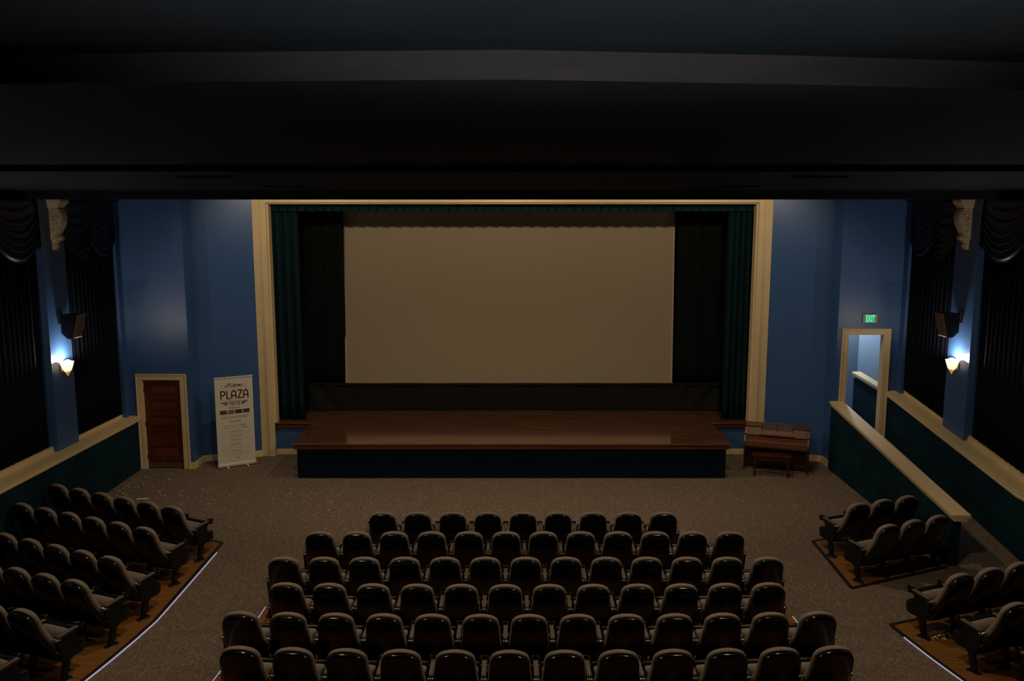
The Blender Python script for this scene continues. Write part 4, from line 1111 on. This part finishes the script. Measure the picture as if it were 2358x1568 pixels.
ROWS = [(9, -2.072, 2.411, 13.22, 0.0), (12, -2.89, 3.259, 12.36, 0.0), (13, -3.172, 3.54, 11.38, 0.0), (12, -2.895, 3.275, 10.41, 0.006), (13, -3.172, 3.566, 9.42, 0.008), (12, -2.841, 3.351, 8.35, 0.012)]
RN = ['front row', 'second row', 'third row', 'fourth row', 'fifth row', 'nearest row']
for r_, (n, xa, xb, y, cv) in enumerate(ROWS):
    for i in range(n):
        x = xa + (xb-xa)*i/(n-1)
        yy_ = y + cv*(x-0.2)**2
        rz = -2*cv*(x-0.2)*-1
        kind = (True, i == n-1)
        if i < (n+1)//2 or n - 1 - i > 3: pos = ORD[i] + ' from the left'
        else: pos = {0: 'rightmost', 1: 'second from the right', 2: 'third from the right', 3: 'fourth from the right'}[n-1-i]
        if i == 0: pos = 'leftmost'
        place_seat(kind, x, yy_ + YO, rz, f'black-backed seat, {pos} in the {RN[r_]} of the centre block', 'centre block theatre seats')
LR = [(6, -5.543, 13.506, -24.8), (6, -5.591, 12.547, -23.9), (6, -5.585, 11.41, -24.0), (5, -5.658, 10.574, -23.0), (4, -5.767, 9.588, -22.0), (3, -5.93, 8.62, -22.0)]
for r_, (n, x0, y0, deg) in enumerate(LR):
    a = math.radians(deg); u = (math.cos(a), math.sin(a))
    for i in range(n):
        x = x0 - u[0]*0.541*i; y = y0 - u[1]*0.541*i
        kind = (False, True)
        pos = 'aisle seat' if i == 0 else f'{ORD[i]} seat in from the aisle'
        place_seat(kind, x - math.sin(a)*YO, y + math.cos(a)*YO, a, f'black-backed {pos} in the {RN[r_]} of the left block', 'left block theatre seats')
RR = [(3, 5.701, 13.654, 20.8, 'front row', 'right block by the half wall', 0.515), (3, 5.757, 12.657, 23.0, 'rear row', 'right block by the half wall', 0.525),
      (4, 5.899, 10.79, 21.5, 'front row', 'near right block', 0.545), (3, 6.044, 9.795, 21.5, 'second row', 'near right block', 0.55), (2, 6.20, 8.80, 21.5, 'third row', 'near right block', 0.55)]
for n, x0, y0, deg, rn, blk, pitch in RR:
    a = math.radians(deg); u = (math.cos(a), math.sin(a))
    for i in range(n):
        x = x0 + u[0]*pitch*i; y = y0 + u[1]*pitch*i
        kind = (True, i == n-1)
        pos = 'aisle seat' if i == 0 else f'{ORD[i]} seat from the aisle'
        place_seat(kind, x - math.sin(a)*YO, y + math.cos(a)*YO, a, f'black-backed {pos}, {rn} of the {blk}', f'theatre seats of the {blk}')
for k, p in PROTO.items():
    if k not in used:
        for c_ in list(p.children_recursive): bpy.data.objects.remove(c_)
        bpy.data.objects.remove(p)

# ------------------------------------------------------------------ litter
PC = [(-7.78, 18.33), (-8.12, 18.25), (-7.51, 18.41), (-8.05, 17.99), (-7.9, 17.83), (-7.81, 17.65), (-8.12, 17.76), (-8.1, 17.6), (-8.14, 17.57), (-8.01, 17.45), (-7.91, 17.45), (-7.86, 17.5), (-7.83, 17.32), (-8.11, 17.36), (-8.14, 17.23), (-8.0, 17.1), (-7.98, 17.06), (-7.89, 16.98), (-7.86, 16.99), (-7.88, 16.91), (-7.89, 17.18), (-8.06, 16.93), (-8.05, 16.76), (-7.55, 17.49), (-7.34, 17.24), (-7.26, 17.14), (-7.18, 16.98), (-7.07, 16.94), (-7.26, 17.3), (-7.42, 18.03), (-6.83, 17.22), (-6.73, 16.92), (-6.86, 16.46), (-6.54, 16.39), (-6.44, 17.33), (-6.32, 17.42), (-6.25, 17.27), (-6.28, 17.18), (-6.27, 17.08), (-5.69, 17.17), (-5.7, 17.02), (-5.76, 16.93), (-5.96, 16.65), (-6.22, 16.56), (-6.02, 16.42), (-5.99, 16.43), (-5.16, 15.14), (-8.03, 18.22), (-7.99, 18.22), (-4.84, 17.2), (-4.8, 16.72), (-4.68, 17.02), (-4.59, 16.98), (-4.55, 17.06), (-4.39, 17.23), (-4.3, 17.04), (-4.15, 16.92), (-4.14, 17.15), (-4.03, 17.02), (-4.03, 17.07), (-3.69, 17.15), (-3.71, 17.48), (-3.77, 17.39), (-3.52, 17.02), (-3.53, 16.91), (-3.69, 16.49), (-3.61, 16.52), (-3.56, 16.41), (-3.8, 16.17), (-3.57, 16.06), (-3.55, 16.05), (-3.33, 15.95), (-3.4, 15.69), (-3.11, 15.68), (-3.19, 16.49), (-2.87, 16.14), (-2.77, 15.7), (-3.4, 15.05), (-3.78, 15.78), (-4.49, 16.49), (-3.75, 16.73), (-3.5, 17.36), (-4.29, 17.03), (1.54, 18.04), (4.59, 14.15)]
def popcorn_bm(seed):
    rnd = random.Random(seed); bm = new_bm()
    bmesh.ops.create_icosphere(bm, subdivisions=2, radius=0.012)
    dirs = [Vector((rnd.uniform(-1, 1), rnd.uniform(-1, 1), rnd.uniform(-0.3, 1))).normalized() for _ in range(5)]
    for v in bm.verts:
        n_ = v.co.normalized(); v.co = n_*0.012*(0.7 + 0.9*max(max(0, n_.dot(d_))**3 for d_ in dirs))
    return bm
pm = [mesh_of('popcorn_piece', popcorn_bm(i), M['popcorn']) for i in range(4)]
rp = random.Random(3)
small = {(-4.68, 17.02), (-4.59, 16.98), (-4.3, 17.04), (-4.15, 16.92), (-4.03, 17.07), (-3.71, 17.48), (-3.77, 17.39), (-3.11, 15.68), (-3.19, 16.49), (-4.49, 16.49), (-3.75, 16.73), (-3.5, 17.36), (-4.29, 17.03)}
for i, (x, y) in enumerate(PC):
    o = bpy.data.objects.new('popcorn_piece', pm[i % 4]); COL.objects.link(o)
    k = rp.uniform(0.6, 1.0) * (0.6 if (x, y) in small else 1.0) * (1.5 if (x, y) in ((-3.57, 16.06), (-3.61, 16.52), (-6.44, 17.33)) else 1)
    o.scale = (k,)*3; o.location = (x, y, 0.010*k); o.rotation_euler = (0, 0, rp.uniform(0, 6))
    if x < -4.9: l = 'small yellow popcorn piece on the carpet between the left door and the left seats'; g = 'popcorn near the left door'
    elif x < 0: l = 'small yellow popcorn piece on the carpet in front of the left part of the stage'; g = 'popcorn in front of the stage'
    elif x < 3: l = 'single popcorn piece lying against the foot of the stage front'; g = None
    else: l = 'single popcorn piece on the carpet aisle left of the right seat block'; g = None
    tag(o, l, 'popcorn', g)
bm = new_bm()
loft(bm, [[(-0.12, -0.045, 0.003), (0.10, -0.02, 0.003), (0.135, 0.05, 0.003), (-0.09, 0.03, 0.003)], [(-0.12, -0.045, 0.007), (0.10, -0.02, 0.012), (0.135, 0.05, 0.008), (-0.09, 0.03, 0.006)]])
tag(link('paper_scrap', bm, M['paper'], loc=(-7.45, 16.74, 0)), 'white folded paper strip lying on the carpet above the front left seats', 'paper')
# plastic cup and spilt popcorn on the right platforms
bm = new_bm(); lathe(bm, [(0.0, -0.10), (0.045, -0.10), (0.05, -0.02), (0.06, 0.10), (0.055, 0.10), (0.045, -0.02), (0.04, -0.09), (0.0, -0.09)], (0, 0, 0.0), 18, 'x')
o = link('plastic_cup', bm, M['cup'], smooth=True, loc=(5.72, 13.86, 0.075)); o.rotation_euler = (0, 0, 0.25)
tag(o, 'cloudy plastic cup lying under the seats beside the half wall', 'cup')
bm = new_bm(); rr_ = random.Random(8)
for i in range(120):
    a, r_ = rr_.uniform(0, 2*PI), abs(rr_.gauss(0, 0.5)); x_, y_ = 0.22*r_*math.cos(a), 0.12*r_*math.sin(a)
    z_ = max(0.0, 0.05*(1-r_))*rr_.random() + 0.008
    bmesh.ops.create_icosphere(bm, subdivisions=1, radius=rr_.uniform(0.009, 0.015), matrix=Matrix.Translation((x_, y_, z_)))
o = link('spilt_popcorn', bm, M['popcorn'], loc=(5.78, 10.98, fz(10.98)+0.014))
tag(o, 'heap of spilt popcorn on the wood under the near right seats', 'popcorn', kind='stuff')
